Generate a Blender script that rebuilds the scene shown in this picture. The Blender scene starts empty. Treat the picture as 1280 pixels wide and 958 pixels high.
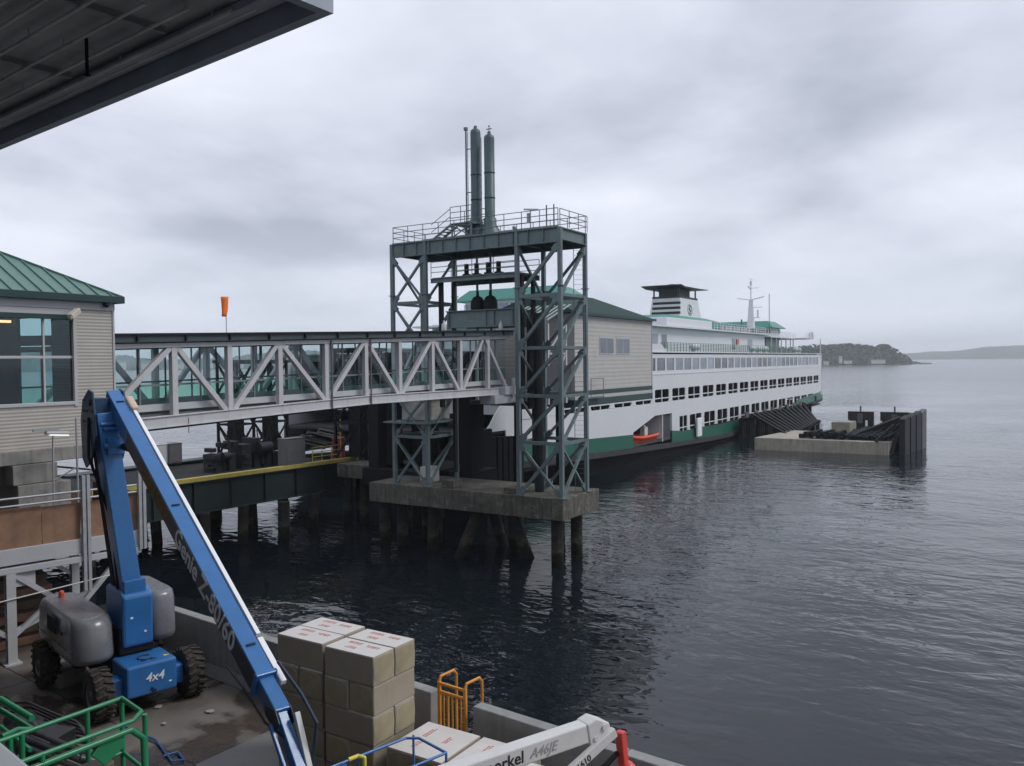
import bpy, math, random
from mathutils import Vector, Matrix
R=math.radians; S=math.sin; Cc=math.cos; PI=math.pi
rnd=random.Random(7)
sc=bpy.context.scene; col=sc.collection
# ---------------------------------------------------------------- camera geometry
F=1036.0; H=12.5; AZ=R(32.1); PT=math.atan(27/1036); TH=R(.6)
cf=Vector((Cc(PT)*Cc(AZ),Cc(PT)*S(AZ),-S(PT))); r0=Vector((S(AZ),-Cc(AZ),0)); u0=r0.cross(cf)
cr=r0*Cc(TH)-u0*S(TH); cu=u0*Cc(TH)+r0*S(TH)
def at(x,y,z=None,X=None,Y=None,n=None):
    d=cf+cr*((x-640)/F)-cu*((y-479)/F)
    if z is not None: t=(z-H)/d.z
    elif X is not None: t=X/d.x
    elif Y is not None: t=Y/d.y
    else:
        q,a=n; nx,ny=-S(R(a)),Cc(R(a)); t=(q[0]*nx+q[1]*ny)/(d.x*nx+d.y*ny)
    return Vector((d.x*t,d.y*t,H+d.z*t))
V=Vector
# ---------------------------------------------------------------- mesh builder
class MB:
    def __init__(s): s.v=[]; s.f=[]; s.m=[]; s.sm=[]
    def add(s,vs,fs,m=0,smooth=False):
        b=len(s.v); s.v+= [tuple(v) for v in vs]
        for f in fs: s.f.append([b+i for i in f]); s.m.append(m); s.sm.append(smooth)
        return s
    def obox(s,c,a,b,d,m=0):
        c,a,b,d=V(c),V(a),V(b),V(d)
        if a.cross(b).dot(d)<0: a=-a
        vs=[c+a*i+b*j+d*k for k in(-1,1) for j in(-1,1) for i in(-1,1)]
        return s.add(vs,[(0,2,3,1),(4,5,7,6),(0,1,5,4),(2,6,7,3),(0,4,6,2),(1,3,7,5)],m)
    def box(s,x0,x1,y0,y1,z0,z1,m=0):
        return s.obox(((x0+x1)/2,(y0+y1)/2,(z0+z1)/2),(abs(x1-x0)/2,0,0),(0,abs(y1-y0)/2,0),(0,0,abs(z1-z0)/2),m)
    def bar(s,p,q,w,h=None,up=(0,0,1),m=0):
        p,q=V(p),V(q); h=w if h is None else h
        d=(q-p); L=d.length; d=d/L; side=d.cross(V(up))
        if side.length<1e-3: side=d.cross(V((0,1,0)))
        side.normalize(); u=side.cross(d)
        return s.obox((p+q)/2,side*w/2,u*h/2,d*L/2,m)
    def ibeam(s,p,q,w,h,up=(0,0,1),t=.03,m=0):
        p,q=V(p),V(q); d=(q-p).normalized(); side=d.cross(V(up))
        if side.length<1e-3: side=d.cross(V((1,0,0)))
        side.normalize(); u=side.cross(d)
        s.bar(p,q,t,h-2*t,up,m); s.bar(p+u*(h/2-t/2),q+u*(h/2-t/2),w,t,up,m); s.bar(p-u*(h/2-t/2),q-u*(h/2-t/2),w,t,up,m); return s
    def tube(s,p,q,r,n=10,r2=None,m=0,caps=True):
        p,q=V(p),V(q); r2=r if r2 is None else r2
        d=(q-p).normalized(); a=d.cross(V((0,0,1)))
        if a.length<1e-3: a=V((1,0,0))
        a.normalize(); b=d.cross(a)
        vs=[]
        for k in range(n):
            t=2*PI*k/n; o=a*Cc(t)+b*S(t); vs.append(p+o*r); vs.append(q+o*r2)
        s.add(vs,[(2*k,2*((k+1)%n),2*((k+1)%n)+1,2*k+1) for k in range(n)],m,True)
        if caps:
            s.add([vs[2*k] for k in range(n)][::-1],[tuple(range(n))],m); s.add([vs[2*k+1] for k in range(n)],[tuple(range(n))],m)
        return s
    def path(s,pts,r,n=8,m=0):
        for a,b in zip(pts[:-1],pts[1:]): s.tube(a,b,r,n,m=m)
        for a in pts[1:-1]: s.ball(a,r*1.02,m=m,n=8,k=5)
        return s
    def ball(s,c,r,sz=(1,1,1),m=0,n=12,k=7):
        c=V(c); vs=[c+V((0,0,-r*sz[2]))]
        for i in range(1,k):
            ph=-PI/2+PI*i/k
            for j in range(n):
                t=2*PI*j/n; vs.append(c+V((r*sz[0]*Cc(ph)*Cc(t),r*sz[1]*Cc(ph)*S(t),r*sz[2]*S(ph))))
        vs.append(c+V((0,0,r*sz[2]))); fs=[]
        for j in range(n): fs.append((0,1+(j+1)%n,1+j))
        for i in range(k-2):
            for j in range(n):
                a=1+i*n+j; b=1+i*n+(j+1)%n; fs.append((a,b,b+n,a+n))
        L=len(vs)-1
        for j in range(n): fs.append((L,1+(k-2)*n+j,1+(k-2)*n+(j+1)%n))
        return s.add(vs,fs,m,True)
    def prism(s,pts,ext,m=0):
        pts=[V(p) for p in pts]; e=V(ext); n=len(pts); nn=V((0,0,0))
        for i in range(n): nn+=pts[i].cross(pts[(i+1)%n])
        if nn.dot(e)>0: pts=pts[::-1]
        q=[p+e for p in pts]
        return s.add(pts+q,[tuple(range(n)),tuple(range(2*n-1,n-1,-1))]+[(i,n+i,n+(i+1)%n,(i+1)%n) for i in range(n)],m)
    def lathe(s,prof,c=(0,0,0),axis='z',n=24,m=0):
        vs=[];c=V(c)
        for r,h in prof:
            for j in range(n):
                t=2*PI*j/n
                p={'z':(r*Cc(t),r*S(t),h),'x':(h,r*Cc(t),r*S(t)),'y':(r*S(t),h,r*Cc(t))}[axis]; vs.append(c+V(p))
        fs=[]
        for i in range(len(prof)-1):
            for j in range(n):
                fs.append((i*n+j,i*n+(j+1)%n,(i+1)*n+(j+1)%n,(i+1)*n+j))
        return s.add(vs,fs,m,True)
def empty_root(name,label,cat,loc=(0,0,0),rz=0,group=None):
    o=bpy.data.objects.new(name,None); col.objects.link(o); o.empty_display_size=.2
    o.location=loc; o.rotation_euler=(0,0,R(rz)); o['label']=label; o['category']=cat
    if group:o['group']=group
    return o
def mw(o):
    m=Matrix.Translation(o.location)@Matrix.Rotation(o.rotation_euler.z,4,'Z')
    return mw(o.parent)@m if o.parent else m
def build(name,mb,mats,parent=None,bevel=0,local=False,label=None,seg=2,smooth=None):
    me=bpy.data.meshes.new(name)
    vs=mb.v
    if parent is not None and not local:
        inv=mw(parent).inverted(); vs=[tuple(inv@V(v)) for v in vs]
    me.from_pydata(vs,[],mb.f)
    if not isinstance(mats,(list,tuple)): mats=[mats]
    for m in mats: me.materials.append(m)
    me.polygons.foreach_set('material_index',mb.m); me.polygons.foreach_set('use_smooth',mb.sm); me.update()
    o=bpy.data.objects.new(name,me); col.objects.link(o)
    if parent is not None:o.parent=parent
    if bevel:
        b=o.modifiers.new('b','BEVEL'); b.width=bevel; b.segments=seg; b.limit_method='ANGLE'; b.angle_limit=R(40)
        me.polygons.foreach_set('use_smooth',[True]*len(me.polygons)) if smooth else None
    if label:o['label']=label
    return o
def single(name,mb,mats,label,cat,group=None,bevel=0,kind=None):
    c=V((0,0,0)); n=len(mb.v); xs=[v[0] for v in mb.v]; ys=[v[1] for v in mb.v]; zs=[v[2] for v in mb.v]
    c=V(((min(xs)+max(xs))/2,(min(ys)+max(ys))/2,min(zs))); mb.v=[(v[0]-c.x,v[1]-c.y,v[2]-c.z) for v in mb.v]
    o=build(name,mb,mats,None,bevel); o.location=c
    if label:o['label']=label
    if cat:o['category']=cat
    if group:o['group']=group
    if kind:o['kind']=kind
    return o
def lettering(txt,size,origin,xd,yd,mat,parent,name='lettering',ext=.004,local=False,shear=0):
    cu_=bpy.data.curves.new('t','FONT'); cu_.body=txt; cu_.size=size; cu_.extrude=ext; cu_.shear=shear; cu_.offset=size*.012; cu_.resolution_u=3
    ob=bpy.data.objects.new('t',cu_); col.objects.link(ob); bpy.context.view_layer.update()
    me=bpy.data.meshes.new_from_object(ob.evaluated_get(bpy.context.evaluated_depsgraph_get()))
    bpy.data.objects.remove(ob); xd=V(xd).normalized(); yd=V(yd).normalized(); zd=xd.cross(yd); o_=V(origin)
    inv=Matrix.Identity(4) if local else mw(parent).inverted()
    for v in me.vertices: v.co=inv@(o_+xd*v.co.x+yd*v.co.y+zd*v.co.z)
    me.materials.clear(); me.materials.append(mat)
    o=bpy.data.objects.new(name,me); col.objects.link(o); o.parent=parent; return o
def copy_tree(o,parent=None):
    c=o.copy(); col.objects.link(c)
    if parent is not None:c.parent=parent
    for ch in [x for x in KIDS.get(o.name,[])]: copy_tree(ch,c)
    return c
def index_kids():
    KIDS.clear()
    for o in bpy.data.objects:
        if o.parent: KIDS.setdefault(o.parent.name,[]).append(o)
KIDS={}
# ---------------------------------------------------------------- materials
def M(name,c,rough=.6,metal=0,var=.12,sc_=1.5,streak=0,streakc=(.05,.04,.03),bump=0,bsc=20,spec=.5,coord='Object',dirt=0,dirtc=(.06,.055,.05),emit=None,estr=0,coat=0):
    m=bpy.data.materials.new(name); m.use_nodes=True; nt=m.node_tree; N=nt.nodes; L=nt.links; p=N['Principled BSDF']
    tc=N.new('ShaderNodeTexCoord'); tex=tc.outputs[coord] if coord!='World' else N.new('ShaderNodeNewGeometry').outputs['Position']
    n=N.new('ShaderNodeTexNoise'); n.inputs['Scale'].default_value=sc_; n.inputs['Detail'].default_value=6; n.inputs['Roughness'].default_value=.6; L.new(tex,n.inputs['Vector'])
    mr=N.new('ShaderNodeMapRange'); mr.inputs[1].default_value=.3; mr.inputs[2].default_value=.7; mr.inputs[3].default_value=1-var; mr.inputs[4].default_value=1+var; L.new(n.outputs['Fac'],mr.inputs[0])
    vm=N.new('ShaderNodeVectorMath'); vm.operation='SCALE'; vm.inputs[0].default_value=c[:3]; L.new(mr.outputs[0],vm.inputs['Scale']); out=vm.outputs[0]
    def over(out,fac,c2):
        mx=N.new('ShaderNodeMix'); mx.data_type='RGBA'; L.new(fac,mx.inputs[0]); L.new(out,mx.inputs[6]); mx.inputs[7].default_value=(*c2,1); return mx.outputs[2]
    if streak:
        mp=N.new('ShaderNodeMapping'); mp.inputs['Scale'].default_value=(3.5,3.5,.22); L.new(tex,mp.inputs[0])
        n2=N.new('ShaderNodeTexNoise'); n2.inputs['Scale'].default_value=1.6; n2.inputs['Detail'].default_value=5; L.new(mp.outputs[0],n2.inputs['Vector'])
        m2=N.new('ShaderNodeMapRange'); m2.inputs[1].default_value=.48; m2.inputs[2].default_value=.75; m2.inputs[3].default_value=0; m2.inputs[4].default_value=streak; L.new(n2.outputs['Fac'],m2.inputs[0]); out=over(out,m2.outputs[0],streakc)
    if dirt:
        n3=N.new('ShaderNodeTexNoise'); n3.inputs['Scale'].default_value=sc_*3.1; n3.inputs['Detail'].default_value=8; n3.inputs['Roughness'].default_value=.7; L.new(tex,n3.inputs['Vector'])
        m3=N.new('ShaderNodeMapRange'); m3.inputs[1].default_value=.52; m3.inputs[2].default_value=.72; m3.inputs[3].default_value=0; m3.inputs[4].default_value=dirt; L.new(n3.outputs['Fac'],m3.inputs[0]); out=over(out,m3.outputs[0],dirtc)
    L.new(out,p.inputs['Base Color'])
    r=N.new('ShaderNodeMapRange'); r.inputs[3].default_value=max(0,rough-.12); r.inputs[4].default_value=min(1,rough+.12); L.new(n.outputs['Fac'],r.inputs[0]); L.new(r.outputs[0],p.inputs['Roughness'])
    p.inputs['Metallic'].default_value=metal; p.inputs['Specular IOR Level'].default_value=spec; p.inputs['Coat Weight'].default_value=coat
    if bump:
        nb=N.new('ShaderNodeTexNoise'); nb.inputs['Scale'].default_value=bsc; nb.inputs['Detail'].default_value=5; L.new(tex,nb.inputs['Vector'])
        b=N.new('ShaderNodeBump'); b.inputs['Strength'].default_value=bump; b.inputs['Distance'].default_value=.02; L.new(nb.outputs['Fac'],b.inputs['Height']); L.new(b.outputs[0],p.inputs['Normal'])
    if emit: p.inputs['Emission Color'].default_value=(*emit,1); p.inputs['Emission Strength'].default_value=estr
    return m
def glass(name,tint,refl=.08,mixc=None):
    m=bpy.data.materials.new(name); m.use_nodes=True; nt=m.node_tree; N=nt.nodes; L=nt.links; N.clear()
    o=N.new('ShaderNodeOutputMaterial'); t=N.new('ShaderNodeBsdfTransparent'); t.inputs[0].default_value=(*tint,1)
    g=N.new('ShaderNodeBsdfGlossy'); g.inputs['Roughness'].default_value=.03; g.inputs[0].default_value=(.9,.95,1,1)
    fr=N.new('ShaderNodeFresnel'); fr.inputs[0].default_value=1.5
    tc=N.new('ShaderNodeTexCoord'); nz=N.new('ShaderNodeTexNoise'); nz.inputs['Scale'].default_value=.8; L.new(tc.outputs['Object'],nz.inputs['Vector'])
    bm=N.new('ShaderNodeBump'); bm.inputs['Strength'].default_value=.05; bm.inputs['Distance'].default_value=.05; L.new(nz.outputs['Fac'],bm.inputs['Height']); L.new(bm.outputs[0],g.inputs['Normal'])
    mx=N.new('ShaderNodeMixShader'); L.new(fr.outputs[0],mx.inputs[0]); L.new(t.outputs[0],mx.inputs[1]); L.new(g.outputs[0],mx.inputs[2])
    L.new(mx.outputs[0],o.inputs[0]); return m
def corrug(name,c,period,axis=2,depth=.02,c2=None,var=.06,rough=.5,streak=.15):
    m=M(name,c,rough,var=var,streak=streak,streakc=tuple(k*.6 for k in c)); nt=m.node_tree; N=nt.nodes; L=nt.links; p=N['Principled BSDF']
    tc=N.new('ShaderNodeTexCoord'); sp=N.new('ShaderNodeSeparateXYZ'); L.new(tc.outputs['Object'],sp.inputs[0])
    a=N.new('ShaderNodeMath'); a.operation='MULTIPLY'; a.inputs[1].default_value=2*PI/period; L.new(sp.outputs[axis],a.inputs[0])
    b=N.new('ShaderNodeMath'); b.operation='SINE'; L.new(a.outputs[0],b.inputs[0])
    bp=N.new('ShaderNodeBump'); bp.inputs['Distance'].default_value=depth; bp.inputs['Strength'].default_value=1; L.new(b.outputs[0],bp.inputs['Height']); L.new(bp.outputs[0],p.inputs['Normal'])
    return m
steel=M('tower_steel',(.125,.175,.185),.55,var=.16,streak=.35,streakc=(.075,.055,.04),dirt=.22,dirtc=(.13,.09,.065))
steel_dk=M('dark_steel',(.015,.021,.025),.6,spec=.25,var=.25,streak=.3)
steel_blk=M('black_steel',(.007,.009,.011),.65,spec=.2,var=.25)
truss_w=M('truss_paint',(.52,.52,.54),.5,var=.06,streak=.2,streakc=(.22,.2,.18),dirt=.12)
roof_dk=M('roof_edge',(.05,.07,.078),.6,var=.2,dirt=.3,dirtc=(.09,.1,.1))
roof_gr=M('green_roof',(.10,.20,.17),.45,var=.1,dirt=.2,dirtc=(.06,.1,.09))
roof_gr_dk=M('dark_green_trim',(.012,.045,.045),.5,var=.15)
cab_roof=M('cab_green_roof',(.008,.036,.033),.7,spec=.25,var=.12)
siding=corrug('corrugated_siding',(.42,.40,.36),.10,2,.0035)
siding2=corrug('cab_siding',(.46,.45,.425),.30,2,.0035,streak=.08)
trimw=M('pale_trim',(.45,.46,.48),.5,var=.05)
conc=M('concrete',(.25,.245,.23),.85,var=.2,sc_=.9,streak=.55,streakc=(.07,.065,.055),dirt=.4,bump=.4,bsc=25)
conc_dk=M('stained_concrete',(.095,.09,.075),.85,var=.4,sc_=.6,streak=.9,streakc=(.03,.03,.02),dirt=.65,dirtc=(.27,.26,.24),bump=.5)
barrier_m=M('barrier_concrete',(.27,.27,.265),.85,var=.15,sc_=1.2,streak=.35,streakc=(.12,.12,.11),dirt=.35,dirtc=(.1,.1,.095),bump=.4,bsc=30)
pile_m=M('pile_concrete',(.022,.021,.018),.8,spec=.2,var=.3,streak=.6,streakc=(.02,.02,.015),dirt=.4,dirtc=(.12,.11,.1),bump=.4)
ferry_w=M('ferry_white',(.64,.66,.69),.4,var=.03,sc_=.15,streak=.22,streakc=(.47,.42,.36),dirt=.06,dirtc=(.5,.47,.42))
ferry_g=M('ferry_green',(.015,.11,.075),.4,var=.1,dirt=.15,dirtc=(.04,.13,.1))
ferry_gr=M('ferry_roof_green',(.06,.24,.195),.5,var=.06)
ferry_blk=M('hull_black',(.004,.005,.007),.7,spec=.15,var=.2)
rub_m=M('rub_rail_grey',(.045,.048,.054),.7,spec=.2,var=.3,dirt=.5,dirtc=(.12,.12,.115))
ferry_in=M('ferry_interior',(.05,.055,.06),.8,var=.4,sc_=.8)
deck_g=M('deck_green',(.05,.14,.12),.7,var=.1)
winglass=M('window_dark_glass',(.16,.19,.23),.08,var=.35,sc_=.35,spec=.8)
blackm=M('matt_black',(.012,.012,.014),.5)
tyre_m=M('tyre_rubber',(.028,.024,.02),.85,var=.3,dirt=.75,dirtc=(.16,.13,.1),sc_=4,bump=.3)
blue_m=M('boom_blue',(.024,.145,.39),.33,var=.09,sc_=2.5,dirt=.18,dirtc=(.03,.06,.1),coat=.15,streak=.12,streakc=(.05,.08,.13))
grey_hood=M('hood_grey',(.16,.165,.18),.28,var=.05,dirt=.06,dirtc=(.1,.1,.1),coat=.2)
white_m=M('white_paint',(.62,.62,.61),.4,var=.05,dirt=.25,dirtc=(.35,.33,.3))
chrome=M('cylinder_chrome',(.5,.5,.52),.25,metal=.9)
green_m=M('rail_green',(.008,.19,.075),.4,var=.1,dirt=.2,dirtc=(.02,.09,.05),coat=.2)
yellow_m=M('gate_orange',(.62,.26,.03),.5,var=.12,dirt=.35,dirtc=(.25,.12,.05),sc_=4)
kerb_y=M('kerb_yellow',(.42,.35,.08),.7,var=.15,dirt=.5,dirtc=(.15,.14,.08),sc_=2)
tip_y=M('tip_yellow',(.7,.6,.1),.5)
red_m=M('machine_red',(.6,.06,.05),.4,var=.1,coat=.2)
orange_m=M('orange_cloth',(.95,.2,.035),.8,var=.08)
orange_b=M('orange_boat',(.65,.09,.03),.5,var=.15)
wood_m=M('plywood',(.27,.155,.1),.8,var=.25,sc_=2,streak=.3,streakc=(.12,.07,.05),dirt=.3,dirtc=(.12,.07,.045))
timber=M('old_timber',(.12,.085,.06),.85,var=.4,sc_=2,dirt=.4,dirtc=(.05,.04,.035))
galv=M('galvanised_steel',(.36,.38,.40),.4,metal=.3,var=.15,sc_=4)
rust=M('rusty_hardware',(.16,.075,.04),.85,var=.4,sc_=6)
soffit=M('soffit_dark',(.36,.39,.40),.7,var=.25,sc_=.6,dirt=.3)
fascia_m=M('fascia_grey',(.36,.41,.48),.5,var=.12)
pipe_m=M('soffit_pipe',(.55,.55,.54),.6,var=.3)
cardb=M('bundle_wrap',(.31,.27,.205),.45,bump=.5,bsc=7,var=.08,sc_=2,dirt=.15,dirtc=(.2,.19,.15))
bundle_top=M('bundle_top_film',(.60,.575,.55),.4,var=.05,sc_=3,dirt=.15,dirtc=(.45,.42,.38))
olive=M('bundle_end_olive',(.30,.26,.165),.7,var=.18,sc_=3,dirt=.3,dirtc=(.35,.33,.24))
edge_m=M('wrap_edge_film',(.36,.335,.275),.5)
redprint=M('red_print',(.45,.12,.1),.7,var=.3,sc_=9)
letter_w=M('letter_grey',(.8,.84,.88),.6,var=.15)
letter_wh=M('letter_white',(.75,.77,.8),.6)
letter_b=M('letter_black',(.02,.02,.02),.6)
letter_pale=M('letter_pale_grey',(.3,.3,.3),.6)
box_grey=M('cabinet_grey',(.10,.10,.105),.6,var=.15,dirt=.3)
lampm=M('lit_tube',(.9,.8,.6),.5,emit=(1,.42,.2),estr=4)
floodm=M('flood_lens',(.9,.9,.85),.3,emit=(1,.92,.8),estr=.7)
g_up=glass('walkway_glass',(.82,.9,.9)); g_lo=glass('walkway_green_glass',(.6,.86,.77)); g_bl=glass('hall_glass',(.60,.76,.76))
foliage=M('headland_foliage',(.014,.028,.018),.9,var=.5,sc_=.05,coord='World')
hill_m=M('hill_woods',(.03,.045,.035),.95,var=.4,sc_=.01,coord='World')
house_m=M('house_pale',(.6,.6,.58),.8,var=.05); houser=M('house_roof',(.2,.2,.2),.8)
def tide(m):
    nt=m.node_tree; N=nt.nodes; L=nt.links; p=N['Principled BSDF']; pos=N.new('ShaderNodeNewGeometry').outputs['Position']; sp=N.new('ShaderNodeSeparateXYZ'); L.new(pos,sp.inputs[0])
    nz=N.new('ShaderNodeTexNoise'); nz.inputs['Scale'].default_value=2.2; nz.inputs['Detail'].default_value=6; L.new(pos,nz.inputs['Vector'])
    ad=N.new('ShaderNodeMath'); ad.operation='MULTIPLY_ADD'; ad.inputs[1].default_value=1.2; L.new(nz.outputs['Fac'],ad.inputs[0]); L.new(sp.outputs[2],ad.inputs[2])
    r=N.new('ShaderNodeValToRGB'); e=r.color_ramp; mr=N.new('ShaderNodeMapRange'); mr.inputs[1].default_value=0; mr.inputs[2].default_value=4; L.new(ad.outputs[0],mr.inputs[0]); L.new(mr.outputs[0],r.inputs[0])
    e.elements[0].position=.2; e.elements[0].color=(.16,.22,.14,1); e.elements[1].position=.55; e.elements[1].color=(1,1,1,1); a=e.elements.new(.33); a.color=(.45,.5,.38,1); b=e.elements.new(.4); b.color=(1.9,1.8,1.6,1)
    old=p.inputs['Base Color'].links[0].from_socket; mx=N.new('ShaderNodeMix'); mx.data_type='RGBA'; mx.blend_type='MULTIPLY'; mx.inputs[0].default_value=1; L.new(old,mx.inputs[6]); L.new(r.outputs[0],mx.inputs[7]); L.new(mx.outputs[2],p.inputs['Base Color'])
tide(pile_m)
def rndmul(m,a,b):
    nt=m.node_tree; N=nt.nodes; L=nt.links; p=N['Principled BSDF']; oi=N.new('ShaderNodeObjectInfo'); mr=N.new('ShaderNodeMapRange'); mr.inputs[3].default_value=a; mr.inputs[4].default_value=b; L.new(oi.outputs['Random'],mr.inputs[0])
    vm=N.new('ShaderNodeVectorMath'); vm.operation='SCALE'; L.new(p.inputs['Base Color'].links[0].from_socket,vm.inputs[0]); L.new(mr.outputs[0],vm.inputs['Scale']); L.new(vm.outputs[0],p.inputs['Base Color'])
rndmul(winglass,.45,1.5); rndmul(cardb,.88,1.1)  # random pane brightness stands in for varied window reflections
# ---------------------------------------------------------------- water, ground
def water_mat():
    m=bpy.data.materials.new('sea_water'); m.use_nodes=True; nt=m.node_tree; N=nt.nodes; L=nt.links; p=N['Principled BSDF']
    p.inputs['Base Color'].default_value=(.007,.011,.015,1); p.inputs['Roughness'].default_value=.03; p.inputs['IOR'].default_value=1.34
    pos=N.new('ShaderNodeNewGeometry').outputs['Position']
    def nz(scale,str_,detail=3,rot=0,sx=1,sy=1,dist=0):
        mp=N.new('ShaderNodeMapping'); mp.inputs['Rotation'].default_value=(0,0,R(rot)); mp.inputs['Scale'].default_value=(sx,sy,1); L.new(pos,mp.inputs[0])
        n=N.new('ShaderNodeTexNoise'); n.inputs['Scale'].default_value=scale; n.inputs['Detail'].default_value=detail; n.inputs['Roughness'].default_value=.55; n.inputs['Distortion'].default_value=dist; L.new(mp.outputs[0],n.inputs['Vector'])
        k=N.new('ShaderNodeMath'); k.operation='MULTIPLY'; k.inputs[1].default_value=str_; L.new(n.outputs['Fac'],k.inputs[0]); return k.outputs[0]
    def add(a,b):
        k=N.new('ShaderNodeMath'); k.operation='ADD'; L.new(a,k.inputs[0]); L.new(b,k.inputs[1]); return k.outputs[0]
    def mul(a,b):
        k=N.new('ShaderNodeMath'); k.operation='MULTIPLY'; L.new(a,k.inputs[0]); L.new(b,k.inputs[1]); return k.outputs[0]
    big=nz(.16,.13,1,35,1,.6); mid=nz(.5,.13,1.5,20,1,.55,.9); sm=nz(1.9,.05,1.5,-15,1,.6,.6)
    patch=N.new('ShaderNodeTexNoise'); patch.inputs['Scale'].default_value=.035; patch.inputs['Detail'].default_value=3; L.new(pos,patch.inputs['Vector'])
    pr=N.new('ShaderNodeMapRange'); pr.inputs[1].default_value=.38; pr.inputs[2].default_value=.62; pr.inputs[3].default_value=.35; pr.inputs[4].default_value=1.15; L.new(patch.outputs['Fac'],pr.inputs[0])
    h=add(big,mul(add(mid,sm),pr.outputs[0]))
    ln=N.new('ShaderNodeVectorMath'); ln.operation='LENGTH'; L.new(pos,ln.inputs[0]); rg_=N.new('ShaderNodeMapRange'); rg_.inputs[1].default_value=70; rg_.inputs[2].default_value=500; rg_.inputs[3].default_value=.02; rg_.inputs[4].default_value=.16; L.new(ln.outputs['Value'],rg_.inputs[0]); L.new(rg_.outputs[0],p.inputs['Roughness'])
    rh=N.new('ShaderNodeMapRange'); rh.inputs[1].default_value=90; rh.inputs[2].default_value=600; rh.inputs[3].default_value=1; rh.inputs[4].default_value=.22; L.new(ln.outputs['Value'],rh.inputs[0]); h=mul(h,rh.outputs[0])
    b=N.new('ShaderNodeBump'); b.inputs['Strength'].default_value=1; b.inputs['Distance'].default_value=1; L.new(h,b.inputs['Height']); L.new(b.outputs[0],p.inputs['Normal'])
    return m
w=MB().add([(-3000,-9000,0),(12000,-9000,0),(12000,12000,0),(-3000,12000,0)],[(0,1,2,3)])
o=build('water',w,water_mat()); o['kind']='structure'
ua=R(84.6); U=V((Cc(ua),S(ua),0)); W_=V((S(ua),-Cc(ua),0)); BQ=V((13.59,17.78,0))   # barrier line along U
def bl(t,off=0,z=0): return BQ+U*t+W_*off+V((0,0,z))
def ground_mat():
    m=M('wet_concrete_deck',(.15,.132,.115),.7,var=.25,sc_=.5,dirt=.45,dirtc=(.05,.042,.036),bump=.25,bsc=12,coord='World')
    nt=m.node_tree; N=nt.nodes; L=nt.links; p=N['Principled BSDF']
    pos=N.new('ShaderNodeNewGeometry').outputs['Position']; n=N.new('ShaderNodeTexNoise'); n.inputs['Scale'].default_value=.33; n.inputs['Detail'].default_value=5; n.inputs['Distortion'].default_value=.5; L.new(pos,n.inputs['Vector'])
    r=N.new('ShaderNodeMapRange'); r.inputs[1].default_value=.45; r.inputs[2].default_value=.49; r.inputs[3].default_value=.6; r.inputs[4].default_value=.1; L.new(n.outputs['Fac'],r.inputs[0]); L.new(r.outputs[0],p.inputs['Roughness'])
    old=p.inputs['Base Color'].links[0].from_socket; mx=N.new('ShaderNodeMix'); mx.data_type='RGBA'; mx.blend_type='MULTIPLY'; mx.inputs[7].default_value=(.5,.45,.42,1)
    r2=N.new('ShaderNodeMapRange'); r2.inputs[1].default_value=.44; r2.inputs[2].default_value=.5; L.new(n.outputs['Fac'],r2.inputs[0]); L.new(r2.outputs[0],mx.inputs[0]); L.new(old,mx.inputs[6]); L.new(mx.outputs[2],p.inputs['Base Color'])
    return m
gm=ground_mat()
g=MB(); g.prism([bl(-32,.45,4.0),bl(12.2,.45,4.0),bl(12.2,-30,4.0),bl(-32,-30,4.0)],(0,0,.7))
pdk=build('pier_deck',g,gm); pdk['kind']='structure'
for t in range(-28,13,4):
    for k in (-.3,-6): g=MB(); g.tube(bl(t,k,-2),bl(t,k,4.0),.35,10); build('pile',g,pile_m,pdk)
for t in (-9,-5,-1,3,7): g=MB(); g.prism([bl(t-.012,.2,4.701),bl(t+.012,.2,4.701),bl(t+.012,-14,4.701),bl(t-.012,-14,4.701)],(0,0,.003)); build('expansion_joint',g,blackm,pdk)
g=MB(); g.prism([bl(-30,-3.012,4.702),bl(12,-3.012,4.702),bl(12,-2.988,4.702),bl(-30,-2.988,4.702)],(0,0,.003)); build('expansion_joint',g,blackm,pdk)
# barriers
def barrier(t0,t1,label):
    m_=MB(); prof=[(.22,0),(.22,.25),(.12,.5),(.09,1.35),(-.09,1.35),(-.12,.5),(-.22,.25),(-.22,0)]
    if True:
        prof=[(.2,0),(.12,.35),(.11,1.35),(-.15,1.35),(-.17,.3),(-.26,0)]
    m_.prism([bl(t0+.012,o_,4.7+z) for o_,z in prof],U*(t1-t0-.024))
    return single('concrete_barrier',m_,barrier_m,label,'barrier','precast concrete barriers along the pier edge',bevel=.02)
barrier(.0,4.3,'grey concrete barrier at the water edge behind the blue lift right wheel')
barrier(-3.9,.0,'grey concrete barrier passing behind the raised blue boom arm')
barrier(-7.93,-3.9,'grey concrete barrier partly hidden by the stacked insulation bundles, ending at the orange gate')
barrier(-12.2,-8.98,'mottled grey concrete barrier on the near side of the orange gate')
barrier(-16.6,-12.2,'concrete barrier at the water edge behind the white boom arm knuckle')
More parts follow.
